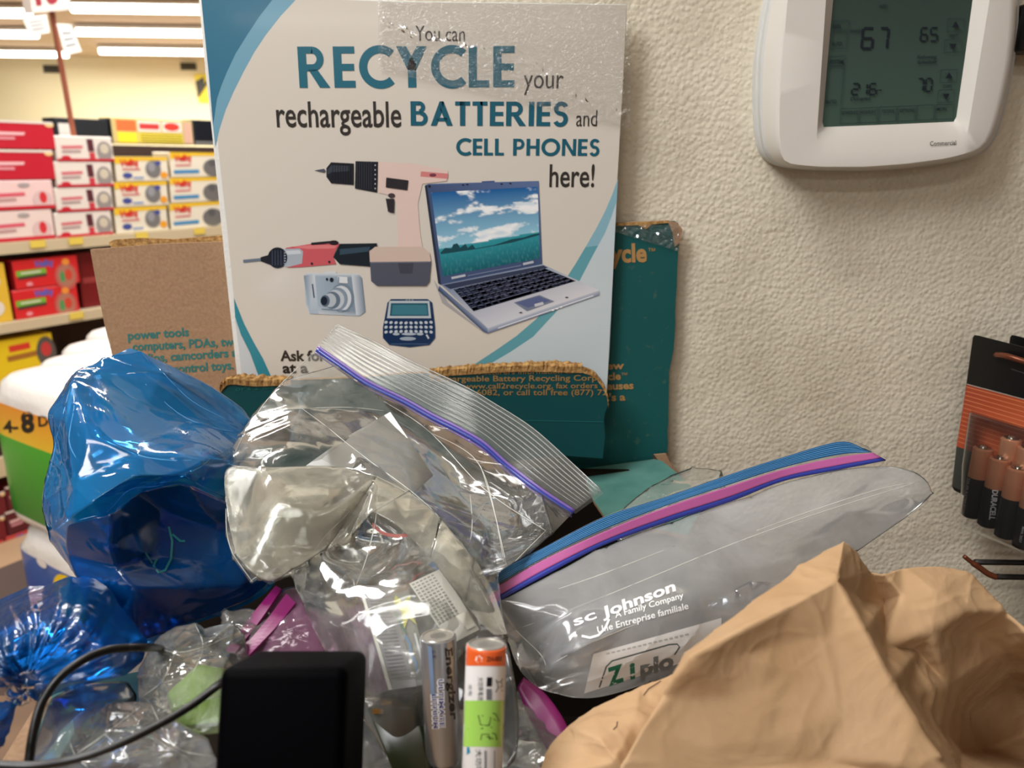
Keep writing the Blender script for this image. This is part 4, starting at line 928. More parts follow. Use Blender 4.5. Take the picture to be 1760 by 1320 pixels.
for lab, x0, x1, yt, yb, col, des, nm in (('yellow, red and white printed pack behind the yellow-topped boxes', 196, 334, 205, 248, srgb(200, 180, 120), d_shelfcard, 'printed_pack'), ('dark pack standing behind the grey boxes', 100, 190, 204, 250, srgb(30, 34, 40), lambda g: g.poly([(.05, .2), (.3, .2), (.3, .8), (.05, .8)], srgb(210, 206, 200)), 'printed_pack'), ('black pack at the poster edge behind the blue-striped boxes', 336, 420, 208, 250, srgb(16, 20, 30), lambda g: g.line([(0, .9), (1, .9)], .1, srgb(120, 120, 120)), 'printed_pack')):
    zz = S((x0 + x1) / 2, yb, -0.2).z; carton(lab, (x0, x1, yt, yb), zz, col, srgb(30, 30, 34), des, 'packs standing behind the boxes', 0.1, -0.2, 'pack', nm)
riser = [Vector((p.x, p.y, z1 + .006)) - sn * .19 for p in (gl_, gr)]; tz = S(260, 250, -0.2).z
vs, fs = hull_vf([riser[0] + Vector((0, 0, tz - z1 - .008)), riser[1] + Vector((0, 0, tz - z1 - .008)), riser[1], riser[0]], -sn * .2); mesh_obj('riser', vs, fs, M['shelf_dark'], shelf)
# middle shelf
G2 = 'red boxes on the middle shelf'
stack(28, 140, [(497, 546), (446, 495)], z2, [('bright red trash bag box with green band, lower one', srgb(216, 38, 42), srgb(140, 20, 24), d_hefty), ('bright red trash bag box with green band, upper one', srgb(216, 38, 42), srgb(140, 20, 24), d_hefty)], G2)
carton('dark red box standing behind the two bright red boxes', (145, 200, 446, 540), z2 + .001, srgb(120, 20, 24), srgb(90, 16, 20), lambda g: g.line([(.1, .5), (.8, .5)], .1, srgb(160, 60, 60)), G2, .12, -.03)
carton('yellow and white box at the left end of the middle shelf', (-60, 24, 448, 552), z2 + .001, srgb(232, 190, 60), srgb(200, 160, 40), lambda g: (g.ell(.6, .3, .25, .15, WHT), g.ell(.6, .75, .25, .15, WHT)), 'yellow boxes on the shelves', .13)
# lower shelf: yellow box and dark red packs
zb = S(50, 668).z
def d_big(g):
    g.line([(.25, .18), (.6, .17)], .12, srgb(220, 60, 40)); g.line([(.2, .36), (.7, .34)], .1, srgb(170, 110, 40)); g.ell(.86, .35, .17, .3, srgb(90, 84, 80)); g.ell(.86, .3, .09, .14, srgb(200, 60, 60)); g.line([(.2, .74), (.8, .72)], .12, srgb(200, 120, 40))
carton('yellow trash bag box with dark round picture, above the paper towels', (0, 104, 578, 668), zb, srgb(238, 204, 30), srgb(190, 150, 20), d_big, 'yellow boxes on the shelves')
stt = S(50, 690); carton('dark carton under the yellow box above the paper towels', (-60, 200, 668, 766), z3 + .001, srgb(50, 30, 26), srgb(40, 26, 22), lambda g: g.line([(.1, .3), (.5, .3)], .1, srgb(110, 60, 40)), None, .3)
stack(-70, 10, [(906, 942), (862, 904), (818, 860)], z4, [('red printed box, bottom of the low dark red stack', srgb(200, 44, 40), srgb(120, 20, 24), d_hefty), ('dark red box, middle of the low stack', srgb(120, 22, 34), srgb(90, 20, 24), d_red), ('dark red box, top of the low stack', srgb(110, 22, 34), srgb(90, 20, 24), d_red)], 'red boxes on the low shelf')
stack(12, 70, [(906, 942), (862, 904), (818, 860)], z4, [('red printed box beside the green pack, bottom', srgb(206, 50, 44), srgb(120, 20, 24), d_hefty), ('dark red box beside the green pack, middle', srgb(90, 20, 34), srgb(90, 20, 24), d_red), ('dark red box beside the green pack, top', srgb(100, 22, 34), srgb(90, 20, 24), d_red)], 'red boxes on the low shelf')

# aisle pole with sign and cards
M['pole'] = mat('brown_pole', srgb(150, 84, 60), 0.5)
pp0, pp1 = S(128, 228, -.05), PD(88, 14, S(128, 228, -.05).y / 1.0)
pp1 = S(88, 14, -.05)
pol = thing('aisle_sign_pole', 'thin brown pole rising from the shelf to the aisle sign', 'pole', pp0)
vs, fs = tube_vf([pp0 - Vector((0, 0, .15)), pp1], 0.0105, 10); mesh_obj('pole', vs, fs, M['pole'], pol)
sg_ = thing('aisle_sign', 'white aisle sign with red characters at the top of the brown pole', 'sign', S(88, 18))
a, b, c, d_ = S(48, -30), S(126, -34), S(118, 17), S(56, 22); vs, fs = hull_vf([a, b, c, d_], -sn * .06); mesh_obj('sign_panel', vs, fs, mat('sign_white', srgb(226, 214, 206), 0.5), sg_)
g = Print(quadmap(a + sn * .001, b + sn * .001, c + sn * .001, d_ + sn * .001)); g.LAY = 2e-4; g.text('10', (.12, .72), (.72, .70), .8, srgb(150, 30, 50), .05); g.build('sign_lettering', sg_)
M['card_white'] = mat('hanging_card', srgb(240, 238, 232), 0.4)
for i, (q_, lb) in enumerate((([(97, 40), (122, 42), (141, 88), (112, 96)], 'white paper card hanging on the brown pole'), ([(38, 30), (80, 24), (86, 56), (52, 62)], 'pale card hanging left of the brown pole'))):
    pts4 = [S(x, y, .02) for x, y in q_]; t = thing('hanging_card', lb, 'card', pts4[3], 'cards hanging on the pole'); vs, fs = hull_vf(pts4, -sn * .002); mesh_obj('card', vs, fs, M['card_white'], t)
    g = Print(quadmap(*[p + sn * .001 for p in pts4])); g.LAY = 2e-4
    for k in range(3): g.line([(.2, .3 + k * .2), (.8, .3 + k * .2)], .06, srgb(150, 156, 170))
    g.build('card_print', t)

# paper towel packs on the floor display
M['wrap_white'] = mat('white_wrap', srgb(226, 222, 216), 0.25, coat=0.4, bump=dict(scale=24, strength=0.35, dist=0.01, detail=3))
def towel(label, px, py, dist, w, h, dep, printed=False):
    """rounded soft pack: (px, py) is the top centre of the front in the picture"""
    top = PD(px, py, dist); yaw = math.radians(-32); ex = Vector((math.cos(yaw), math.sin(yaw), 0)); ey = Vector((-math.sin(yaw), math.cos(yaw), 0))
    base = top - Vector((0, 0, h)) + ey * dep / 2
    t = thing('paper_towel_pack', label, 'paper towel pack', base, 'paper towel packs in a row'); n = 28; vs, fs = [], []
    prof = [(.90, 0), (.98, .02), (1, .06), (1, .45), (.995, .70), (1, .80), (.985, .86), (.93, .925), (.80, .965), (.55, .99), (.2, 1.0)]
    for s_, v in prof:
        for k in range(n):
            a_ = 2 * math.pi * k / n; ca, sa_ = math.cos(a_), math.sin(a_); e = 0.35 if v < .85 else .6
            vs.append(base + ex * (math.copysign(abs(ca) ** e, ca) * w / 2 * s_) + ey * (math.copysign(abs(sa_) ** e, sa_) * dep / 2 * s_) + Vector((0, 0, h * v)))
    fs = [(i * n + k, i * n + (k + 1) % n, (i + 1) * n + (k + 1) % n, (i + 1) * n + k) for i in range(len(prof) - 1) for k in range(n)] + [tuple(range(n - 1, -1, -1)), tuple(range((len(prof) - 1) * n, len(prof) * n))]
    cols = None
    o = mesh_obj('wrap', vs, fs, M['wrap_white'], t, smooth=True)
    return t, o, base, ex, ey
M['label_gloss'] = mat('wrap_print', (1, 1, 1, 1), 0.3, attr=True, coat=0.4)
def band(t, base, ex, ey, w, h, dep, v0, v1, c0, c1, n=28, name='wrap_band', gr=1.006):
    vs, fs, cs = [], [], []
    for v, c in ((v0, c0), (v0 + (v1 - v0) * .5, tuple((x + y) / 2 for x, y in zip(c0, c1))), (v1, c1)):
        for k in range(n):
            a_ = 2 * math.pi * k / n; ca, sa_ = math.cos(a_), math.sin(a_)
            vs.append(base + ex * (math.copysign(abs(ca) ** .35, ca) * w / 2 * gr) + ey * (math.copysign(abs(sa_) ** .35, sa_) * dep / 2 * gr) + Vector((0, 0, h * v))); cs.append(c)
    fs = [(i * n + k, i * n + (k + 1) % n, (i + 1) * n + (k + 1) % n, (i + 1) * n + k) for i in (0, 1) for k in range(n)]
    return mesh_obj(name, vs, fs, M['label_gloss'], t, cols=cs, smooth=True)
GRN = srgb(44, 150, 34)
lab = ['paper towel pack with orange and green wrap, front of the row', 'white topped paper towel pack, second in the row', 'white topped paper towel pack, third in the row', 'white topped paper towel pack, last in the row under the kraft flap']
HP = 0.27
for i, (px, py, dist) in enumerate([(28, 655, 1.22), (84, 625, 1.42), (124, 598, 1.62), (165, 572, 1.84)]):
    t, o, base, ex, ey = towel(lab[i], px, py, dist, 0.25 if i == 0 else .20, HP, 0.15)
    ww = .25 if i == 0 else .20; band(t, base, ex, ey, ww, HP, .15, .60, .82, YEL, srgb(236, 150, 40)); band(t, base, ex, ey, ww, HP, .15, .07, .60, srgb(30, 120, 30), srgb(60, 170, 40))
    if i == 0:
        g = Print(onto([o] + [c for c in t.children if c is not o], .0006)); g.LAY = 1e-4
        g.text('4-', (6, 744), (32, 742), 20, srgb(30, 28, 20), .03); g.text('8', (37, 743), (60, 741), 32, srgb(30, 28, 20), .05); g.text('DOUBLE', (66, 733), (160, 728), 17, srgb(30, 28, 20), .03); g.flush('wrap_lettering', t); g.line([(52, 900), (95, 899)], 4, srgb(20, 100, 30)); g.build('wrap_stripe', t)
        b0 = base
# blue and white pack below the front one
t, o, base, ex, ey = towel('blue and white wrapped pack underneath the front paper towel pack', 28, 655, 1.22, .25, HP, .15)
t.location = t.location - Vector((0, 0, HP + .004)) + ex * .0; t['group'] = 'paper towel packs lower layer'
band(t, worldloc(t), ex, ey, .25, HP, .15, .2, .80, srgb(6, 50, 140), srgb(20, 90, 170))
g = Print(lambda u, v, h: worldloc(t) - ey * (.0765 + h) + ex * u + Vector((0, 0, v))); g.LAY = 3e-4
g.ell(.055, .17, .05, .045, srgb(240, 200, 30)); g.ell(-.02, .215, .016, .009, WHT); g.build('wrap_picture', t)
dis = thing('floor_display', 'low display stand under the paper towel packs', 'display stand', (t.location.x + .25, t.location.y + .3, 0)); tz = t.location.z - .002
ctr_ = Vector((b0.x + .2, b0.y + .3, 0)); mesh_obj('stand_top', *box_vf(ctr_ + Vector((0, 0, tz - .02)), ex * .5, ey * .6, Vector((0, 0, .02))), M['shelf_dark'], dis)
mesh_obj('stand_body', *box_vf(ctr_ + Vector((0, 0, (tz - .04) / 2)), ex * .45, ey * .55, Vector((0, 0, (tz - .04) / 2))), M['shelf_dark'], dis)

# ================================================================== bags and loose things
CR = (0.88, 0.90, 0.88, 1)
M['film_clear'] = film('clear_bag_film', (0.95, 0.96, 0.95, 1), (0.78, 0.79, 0.74, 1), 0.14, gloss=1.7, rough=0.10, bump=dict(scale=22, strength=0.30, dist=0.002, detail=2, distort=1.5, stretch=(1, 1, .5)), scuff=(70, 0.07))
M['film_milky'] = film('folded_milky_film', (0.93, 0.93, 0.90, 1), (0.88, 0.86, 0.72, 1), 0.30, gloss=1.5, rough=0.14, bump=dict(scale=26, strength=0.35, dist=0.002, detail=2, distort=1.5), scuff=(60, 0.12))
M['film_ziplip'] = film('ribbed_lip_film', (0.95, 0.96, 0.95, 1), (0.80, 0.82, 0.80, 1), 0.13, gloss=1.1, rough=0.16)
M['film_right'] = film('frosted_bag_film', (0.94, 0.95, 0.95, 1), (0.86, 0.88, 0.90, 1), 0.36, gloss=1.3, rough=0.13, bump=dict(scale=18, strength=0.25, dist=0.002, detail=2, distort=0.5), scuff=(30, 0.08))
M['film_crinkle'] = film('crinkled_clear_film', (0.93, 0.94, 0.93, 1), (0.78, 0.80, 0.78, 1), 0.20, gloss=1.5, rough=0.11, bump=dict(scale=30, strength=0.22, dist=0.002, detail=2, distort=1.5), scuff=(80, 0.07))
M['film_blue'] = film('blue_bag_film', (0.26, 0.64, 0.95, 1), (0.010, 0.33, 0.86, 1), 0.48, gloss=1.3, rough=0.09, bump=dict(scale=20, strength=0.28, dist=0.002, detail=2, distort=1.5, stretch=(.6, 1, 1)), scuff=(24, 0.08))
M['film_blue2'] = film('dark_blue_bag_film', (0.07, 0.38, 0.76, 1), (0.003, 0.13, 0.44, 1), 0.42, gloss=1.3, rough=0.15, bump=dict(scale=40, strength=0.4, dist=0.002, detail=2, distort=1.5), scuff=(30, 0.10))
M['film_mag'] = film('mauve_bag_film', (0.86, 0.70, 0.82, 1), (0.62, 0.30, 0.50, 1), 0.30, gloss=1.4, rough=0.12, bump=dict(scale=90, strength=0.6, dist=0.0012, distort=1.0))
M['zip_blue'] = mat('blue_zip', srgb(50, 62, 150), 0.25); M['zip_purple'] = mat('purple_zip', srgb(120, 96, 170), 0.25)
M['zip_pink'] = mat('pink_zip', srgb(176, 92, 150), 0.3); M['zip_mag'] = mat('magenta_zip', srgb(118, 10, 88), 0.35)
M['lip_blue'] = film('blue_lip_film', (0.18, 0.42, 0.66, 1), (0.03, 0.21, 0.52, 1), 0.72, gloss=1.0, rough=0.2)
M['paper'] = mat('white_paper', srgb(238, 238, 236), 0.7)
M['kraft_bag'] = mat('brown_paper_bag', srgb(190, 158, 122), 0.75, var=(30, 0.3, 0.7), col2=srgb(176, 142, 104), spec=0.25, bump=dict(scale=26, strength=0.5, dist=0.003, detail=4, distort=1.2))

# ---- large blue bag
bo = [(223, 599, .43), (242, 605, .43), (300, 632, .44), (360, 664, .45), (431, 710, .46), (450, 800, .44), (470, 900, .42), (475, 1005, .40), (430, 1040, .39), (330, 1075, .37), (240, 1120, .355), (180, 1085, .35), (140, 1020, .352), (132, 990, .36), (118, 970, .365), (105, 952, .37), (84, 914, .375), (75, 866, .38), (80, 822, .385), (94, 764, .39), (84, 714, .395), (89, 701, .397), (111, 666, .405), (137, 632, .415), (162, 626, .42), (191, 613, .425)]
bi = [(124, 656, .395), (112, 720, .375), (162, 642, .41), (228, 765, .37), (150, 740, .362), (130, 830, .35), (100, 890, .358),
      (234, 783, .362), (360, 790, .375), (300, 818, .362), (232, 816, .352), (160, 862, .342), (118, 890, .345), (190, 902, .352), (235, 842, .372), (318, 820, .366), (345, 840, .38),
      (250, 700, .41), (330, 720, .425), (420, 760, .435), (280, 640, .425), (370, 700, .44),
      (275, 868, .385), (380, 900, .395), (190, 940, .345), (135, 940, .352), (260, 955, .37), (340, 965, .375), (430, 960, .39), (230, 1010, .35), (320, 1010, .362), (420, 1010, .385), (200, 970, .352)]
n_ = len(bo); bf = [(n_ + a, n_ + b) for a, b in ((0, 1), (1, 5), (5, 6), (2, 3), (3, 7), (7, 8), (8, 9), (9, 10), (10, 11), (11, 12), (13, 11), (13, 14), (14, 15), (15, 16), (20, 17), (17, 18), (18, 19), (22, 23), (26, 27), (27, 28), (24, 32), (32, 29), (29, 30), (30, 31))] + [(24, n_ + 2), (n_ + 2, n_ + 20), (n_ + 20, n_ + 21)]
bag1 = thing('plastic_bag', 'large glossy blue plastic bag slumped over the left side of the box', 'plastic bag', base_of(bo), 'blue plastic bags')
film1 = pouch('film', bo, bi, M['film_blue'], bag1, thick=0.045, folds=bf, levels=4, crease=0.35, amp=0.0012, scale=22, seed=2.0, octaves=3, ang=-30, aniso=.35)
fo_ = [(112, 900, .341), (190, 884, .334), (236, 846, .360), (318, 826, .362), (392, 862, .380), (452, 880, .40), (466, 1000, .39), (425, 1034, .382), (330, 1070, .368), (240, 1106, .348), (182, 1072, .343), (142, 1016, .345), (112, 952, .350)]
film1b = pouch('folded_film', fo_, [(280, 880, .372), (380, 915, .384), (190, 940, .338), (270, 955, .362), (350, 965, .372), (430, 960, .384), (230, 1010, .342), (320, 1010, .356), (410, 1005, .374), (200, 975, .345)], M['film_blue2'], bag1, thick=.004, folds=[(1, 15), (15, 16), (16, 17), (13, 14), (15, 22), (22, 19), (19, 20)], levels=4, crease=.45, amp=.0011, scale=22, seed=12, ang=-12, aniso=.3)
mk = Print(onto([film1, film1b], .0004)); GC = srgb(14, 104, 110)
mk.line([(290, 905), (296, 930), (294, 960), (284, 980), (272, 984), (264, 972), (270, 960)], 4, GC); mk.line([(250, 950), (262, 968)], 3, GC); mk.line([(296, 918), (310, 930), (318, 930)], 4, GC)
mk.build('green_mark', bag1, M['print'])
# something dark and boxy inside it
def block(name, label, cat, q, depth, m, group=None, bev=0.0015, aside=None):
    fr = [PD(*p) for p in q]; n = (fr[1] - fr[0]).cross(fr[2] - fr[0]).normalized()
    if n.dot(CAM - fr[0]) < 0: n = -n
    vs, fs = hull_vf(fr, (aside if aside is not None else -n) * depth); o = mesh_obj(name, vs, fs, m, origin=min(vs, key=lambda v: v.z)); bevel(o, bev); 
    if label: tag(o, label, cat, group)
    return o
block('dark_carton', 'dark grey carton seen through the large blue bag', 'carton', [(170, 636, .442), (300, 668, .452), (412, 752, .452), (402, 786, .445), (238, 778, .42)], .02, mat('grey_carton', srgb(150, 142, 112), 0.7))
block('dark_carton', 'dark carton deep in the lower part of the large blue bag', 'carton', [(225, 900, .39), (400, 880, .41), (430, 1010, .40), (250, 1040, .375)], .02, mat('dark_carton_grey', srgb(26, 28, 36), 0.7))

M['seam_blue'] = mat('blue_fold_glint', srgb(90, 170, 226), .15, coat=.5); M['seam'] = mat('clear_fold_glint', srgb(214, 216, 208), .15, coat=.5)  # pale opaque colours paint the glint along film folds and seams
block('olive_carton', 'pale olive carton edge seen low inside the large blue bag', 'carton', [(236, 902, .41), (384, 800, .43), (398, 846, .42), (262, 930, .40)], .01, mat('olive_carton', srgb(150, 146, 110), 0.7))
for pth in ([(160, 630), (126, 656), (112, 700), (98, 750), (92, 784), (80, 830)], [(112, 900), (150, 890), (185, 880), (212, 850), (234, 838), (270, 836), (318, 816)], [(318, 816), (345, 802), (362, 788)], [(318, 818), (350, 838), (392, 856)], [(236, 775), (242, 784), (300, 792), (360, 788)], [(280, 640), (330, 690), (400, 726)], [(250, 660), (320, 720), (410, 745)], [(210, 925), (270, 930), (330, 948), (400, 958)], [(190, 940), (230, 1000)], [(124, 656), (128, 700), (118, 760), (140, 800)]):
    crease('fold', pth, [film1], .00024, M['seam_blue'], bag1)

# ---- knotted blue bag
ko = [(-40, 1060, .33), (0, 1032, .335), (49, 1009, .34), (78, 1007, .34), (101, 998, .34), (124, 992, .34), (164, 995, .34), (184, 1009, .338), (210, 1046, .333), (253, 1101, .325), (245, 1136, .318), (213, 1162, .312), (173, 1170, .308), (115, 1179, .302), (80, 1186, .298), (52, 1172, .296), (30, 1160, .298), (0, 1150, .30), (-40, 1130, .31)]
ko = ko[:13] + [(115, 1186, .300), (80, 1198, .296), (46, 1206, .294), (0, 1180, .296), (-40, 1150, .30)]
kcx, kcy = 48, 1176
bag2 = thing('plastic_bag', 'knotted dark blue plastic bag in the lower left corner', 'plastic bag', base_of(ko), 'blue plastic bags')
def polar_pouch(name, out, cx_, cy_, dc, bulge, pleats, pamp, back, m, parent, nt=260, nr=44):
    vs, fs = [], []; ring = []
    for k in range(nt):
        a = 2 * math.pi * k / nt; dx, dy = math.cos(a), math.sin(a); best = (1, .3)
        for i in range(len(out)):
            p, q = out[i], out[(i + 1) % len(out)]; ex_, ey_ = q[0] - p[0], q[1] - p[1]; den = dx * ey_ - dy * ex_
            if abs(den) < 1e-9: continue
            t = ((p[0] - cx_) * ey_ - (p[1] - cy_) * ex_) / den; s = ((p[0] - cx_) * dy - (p[1] - cy_) * dx) / den
            if t > 0 and -1e-6 <= s <= 1 + 1e-6 and t > best[0]: best = (t, p[2] * (1 - s) + q[2] * s)
        ring.append((dx, dy, best[0], best[1], a))
    for side in (0, 1):
        for j in range(nr + 1):
            t = (j / nr) ** .8
            for dx, dy, R_, do, a in ring:
                x, y = cx_ + dx * R_ * t, cy_ + dy * R_ * t; w = a * pleats + 2.5 * noise.noise(Vector((math.cos(a) * 1.5, math.sin(a) * 1.5, t * 1.2))) ; sz = min(1, R_ / 110)
                pl = (abs(math.sin(w)) ** .6 - .6) * pamp * (1 - t) ** .5 * min(1, t * 5) * sz + .5 * pamp * (abs(math.sin(w * 2.3 + 1)) - .5) * math.sin(math.pi * t) * sz
                d_ = dc * (1 - t) + do * t - (bulge * math.sin(math.pi * t ** 1.3) * sz + pl if side == 0 else -back * math.sin(math.pi * t))
                vs.append(PD(x, y, d_))
    n = nt; o = (nr + 1) * n
    for j in range(nr):
        for k in range(n):
            q = (j * n + k, j * n + (k + 1) % n, (j + 1) * n + (k + 1) % n, (j + 1) * n + k); fs.append(q); fs.append(tuple(i + o for i in reversed(q)))
    vs = crumple(vs, fs, .0007, 40, 3.3, 2, 60, .5); return mesh_obj(name, vs, fs, m, parent, smooth=True)
polar_pouch('film', ko, kcx, kcy, .285, .024, 9, .0035, .02, M['film_blue2'], bag2)
# knot and trailing tail
V_, F_ = [], []
kc = PD(46, 1182, .285); nU, nV = 40, 18
for j in range(nV):
    for i in range(nU):
        u, v = 2 * math.pi * i / nU, 2 * math.pi * j / nV; rr_ = .0030 + .0006 * math.sin(5 * u + 2 * v)
        p = Vector(((.0036 + rr_ * math.cos(v)) * math.cos(u), rr_ * math.sin(v) * 1.2, (.0036 + rr_ * math.cos(v)) * math.sin(u))); p += noise.noise_vector(p * 220) * .0009; V_.append(kc + p)
F_ = [(j * nU + i, j * nU + (i + 1) % nU, ((j + 1) % nV) * nU + (i + 1) % nU, ((j + 1) % nV) * nU + i) for j in range(nV) for i in range(nU)]
mesh_obj('knot', V_, F_, M['film_blue2'], bag2, smooth=True)
to = [(36, 1185, .284), (20, 1200, .285), (-20, 1215, .288), (-50, 1250, .29), (-50, 1330, .29), (-10, 1300, .286), (12, 1270, .284), (26, 1240, .283), (32, 1212, .283), (44, 1195, .283)]
pouch('tail', to, [(0, 1240, .278), (18, 1215, .279), (-20, 1270, .28)], M['film_blue2'], bag2, thick=.008, levels=3, amp=.0016, scale=90, seed=4)
to = [(36, 1172, .284), (10, 1140, .287), (-40, 1120, .29), (-50, 1200, .29), (-5, 1180, .286), (24, 1184, .284)]
pouch('tail', to, [(0, 1158, .28), (-25, 1160, .283)], M['film_blue2'], bag2, thick=.008, levels=3, amp=.0016, scale=90, seed=5)

# ---- centre zip bag
ao = [(544, 599, .475), (487, 654, .455), (436, 705, .435), (408, 747, .42), (381, 794, .405), (385, 845, .39), (387, 922, .37), (400, 960, .36), (432, 1004, .35), (445, 996, .352), (464, 1006, .35), (500, 990, .355), (518, 1040, .345), (545, 1100, .335), (590, 1180, .325), (640, 1260, .315), (680, 1335, .31), (890, 1335, .30), (897, 1240, .305), (885, 1160, .31), (872, 1095, .318), (862, 1040, .34), (858, 985, .36), (905, 955, .38), (950, 918, .40), (985, 881, .425), (930, 845, .43), (873, 802, .44), (830, 764, .445), (786, 738, .45), (742, 716, .455), (694, 689, .46), (630, 658, .465), (583, 626, .47)]
ai = [(519, 702, .43), (589, 756, .415), (704, 842, .39), (758, 890, .372), (820, 990, .335), (580, 799, .405), (449, 804, .385), (408, 887, .372), (646, 820, .388), (538, 950, .358), (600, 925, .382), (700, 930, .355), (640, 1000, .335), (730, 1010, .325), (600, 1060, .32), (700, 1180, .305), (800, 1180, .318), (470, 860, .368), (440, 950, .355), (500, 770, .39), (640, 700, .452), (720, 745, .448), (800, 800, .442), (880, 850, .43), (790, 850, .42), (835, 900, .402), (850, 940, .385), (900, 905, .405), (620, 880, .372), (560, 870, .365), (760, 1100, .312)]
n_ = len(ao); af = [(n_ + a, n_ + b) for a, b in ((0, 1), (1, 2), (2, 3), (3, 4), (6, 5), (6, 7), (8, 9), (8, 10), (8, 5), (0, 20), (20, 21), (21, 24), (24, 25), (25, 26), (10, 12), (8, 28))] + [(4, n_ + 6), (n_ + 7, 6), (n_ + 9, 11), (n_ + 4, 20), (n_, 3), (n_ + 26, 22)]
bagA = thing('zip_bag', 'clear zip bag with blue zipper, standing open against the torn box front', 'zip bag', base_of(ao), 'zip bags')
filmA = pouch('film', ao, ai, M['film_clear'], bagA, thick=0.022, folds=af, levels=4, crease=0.3, amp=0.0007, scale=22, seed=5.0, octaves=3, ang=-35, aniso=.4)
zc = [(544, 599, .4745), (583, 626, .4695), (630, 658, .4645), (694, 689, .4595), (742, 716, .4545), (786, 738, .4495), (830, 764, .4445), (873, 802, .4395), (930, 845, .4295), (985, 881, .4245)]
uc = [(579, 557, .484), (612, 572, .48), (646, 588, .478), (700, 617, .472), (769, 649, .466), (810, 669, .462), (844, 689, .459), (916, 735, .452), (988, 799, .440), (1034, 842, .430)]
sh = lambda c, dx, dy, dd=0: [(x + dx, y + dy, d + dd) for x, y, d in c]
ribbon('ribbed_lip', uc, sh(zc, 2, -3), M['film_ziplip'], bagA, n=8, nv=126, ribs=9, amp=.0011)
ribbon('back_lip', sh(uc, 4, 6, .008), sh(zc, 4, 2, .008), M['film_ziplip'], bagA, n=8, nv=2)
def mixc(A, B, t, dd=0):
    m_ = [];  n = len(A)
    for i, p in enumerate(A):
        j = i * (len(B) - 1) / (n - 1); k = min(int(j), len(B) - 2); f = j - k; q = [B[k][x] * (1 - f) + B[k + 1][x] * f for x in range(3)]
        m_.append((p[0] * (1 - t) + q[0] * t, p[1] * (1 - t) + q[1] * t, p[2] * (1 - t) + q[2] * t + dd))
    return m_
M['rib'] = film('lip_rib', (0.9, 0.92, 0.9, 1), (0.9, 0.92, 0.9, 1), 0.55, gloss=3.0, rough=0.18)
for k, t in enumerate((.0, .09, .19, .29, .39, .49, .59, .69, .80)):
    ribbon('rib', mixc(uc, sh(zc, 2, -3), t, -.0006), mixc(uc, sh(zc, 2, -3), t + .022, -.0006), M['rib'], bagA, n=6, thick=.0003)
ribbon('zipper_edge', sh(zc, 3, -5, -.0006), sh(zc, 1, -1, -.0006), M['zip_purple'], bagA, n=8, thick=.0008)
ribbon('zipper', sh(zc, 1, -1, -.0010), sh(zc, -2, 5, -.0010), M['zip_blue'], bagA, n=8, thick=.0012)
ribbon('zipper_edge', sh(zc, -2, 6, -.0006), sh(zc, -3, 9, -.0006), M['zip_purple'], bagA, n=8, thick=.0008)
# the film doubled over at the left, milky where the layers lie together
mo_ = [(381, 796, .383), (449, 803, .378), (580, 798, .396), (648, 819, .382), (704, 843, .384), (758, 890, .366), (815, 960, .345), (850, 1020, .335), (872, 1090, .312), (845, 1092, .313), (800, 1040, .325), (740, 960, .345), (680, 900, .362), (640, 880, .366), (600, 925, .362), (560, 945, .355), (500, 985, .348), (464, 1004, .345), (430, 985, .347), (404, 955, .353), (390, 890, .366)]
pouch('folded_film', mo_, [(480, 862, .358), (408, 885, .364), (540, 890, .358), (445, 940, .348), (600, 860, .366), (580, 838, .372), (700, 880, .37), (780, 960, .342), (520, 840, .366)], M['film_milky'], bagA, thick=.004, folds=[(1, 22), (22, 20), (3, 15), (3, 14), (22, 19), (23, 15), (21, 23), (3, 23)], levels=4, crease=.3, amp=.0006, scale=24, seed=7, ang=60)
for pth in ([(544, 601), (487, 656), (438, 706), (410, 748), (383, 796), (388, 850), (390, 925), (404, 958), (434, 1000)], [(381, 797), (449, 805), (520, 802), (580, 800)], [(449, 806), (425, 850), (409, 887), (392, 852)], [(646, 822), (600, 880), (560, 920), (538, 950)], [(646, 822), (648, 880), (630, 960), (610, 1010)], [(519, 702), (560, 732), (589, 756), (646, 800), (704, 842), (758, 892), (800, 960), (840, 1040)], [(409, 705), (519, 702), (600, 700), (660, 706)], [(742, 745), (790, 768), (824, 798), (846, 860), (866, 965)], [(826, 800), (850, 880), (870, 970)], [(660, 690), (740, 742), (830, 840), (938, 912)], [(808, 850), (812, 900), (806, 945)], [(408, 890), (470, 888), (500, 890)], [(648, 819), (700, 846), (750, 876)], [(938, 912), (900, 950), (865, 985)], [(430, 1000), (445, 990), (500, 982), (560, 940), (600, 912)]):
    crease('fold', pth, [filmA], .00022, M['seam'], bagA)
ribbon('red_zip', [(640, 898, .372), (660, 914, .370), (690, 918, .368), (718, 912, .368)], [(640, 906, .372), (660, 920, .370), (690, 924, .368), (718, 918, .368)], mat('red_zip', srgb(214, 96, 90), .4), bagA, n=6)
# white bits inside: folded card, long slip
block('white_card', 'blank white card folded inside the centre zip bag', 'card', [(671, 707, .452), (745, 816, .420), (692, 862, .406), (600, 838, .408), (525, 800, .415), (594, 751, .440)], .0012, M['paper'])
block('paper_slip', 'narrow white paper slip standing in the centre zip bag', 'paper', [(766, 922, .388), (800, 922, .386), (866, 1085, .338), (846, 1085, .338)], .0008, M['paper'])
sl = block('ribbon_scrap', 'translucent white scrap tucked in the clear bag beside the card', 'scrap', [(750, 880, .43), (772, 850, .435), (812, 880, .43), (836, 862, .43), (812, 905, .42), (800, 890, .425), (790, 925, .42), (775, 905, .424)], .0008, M['paper'])

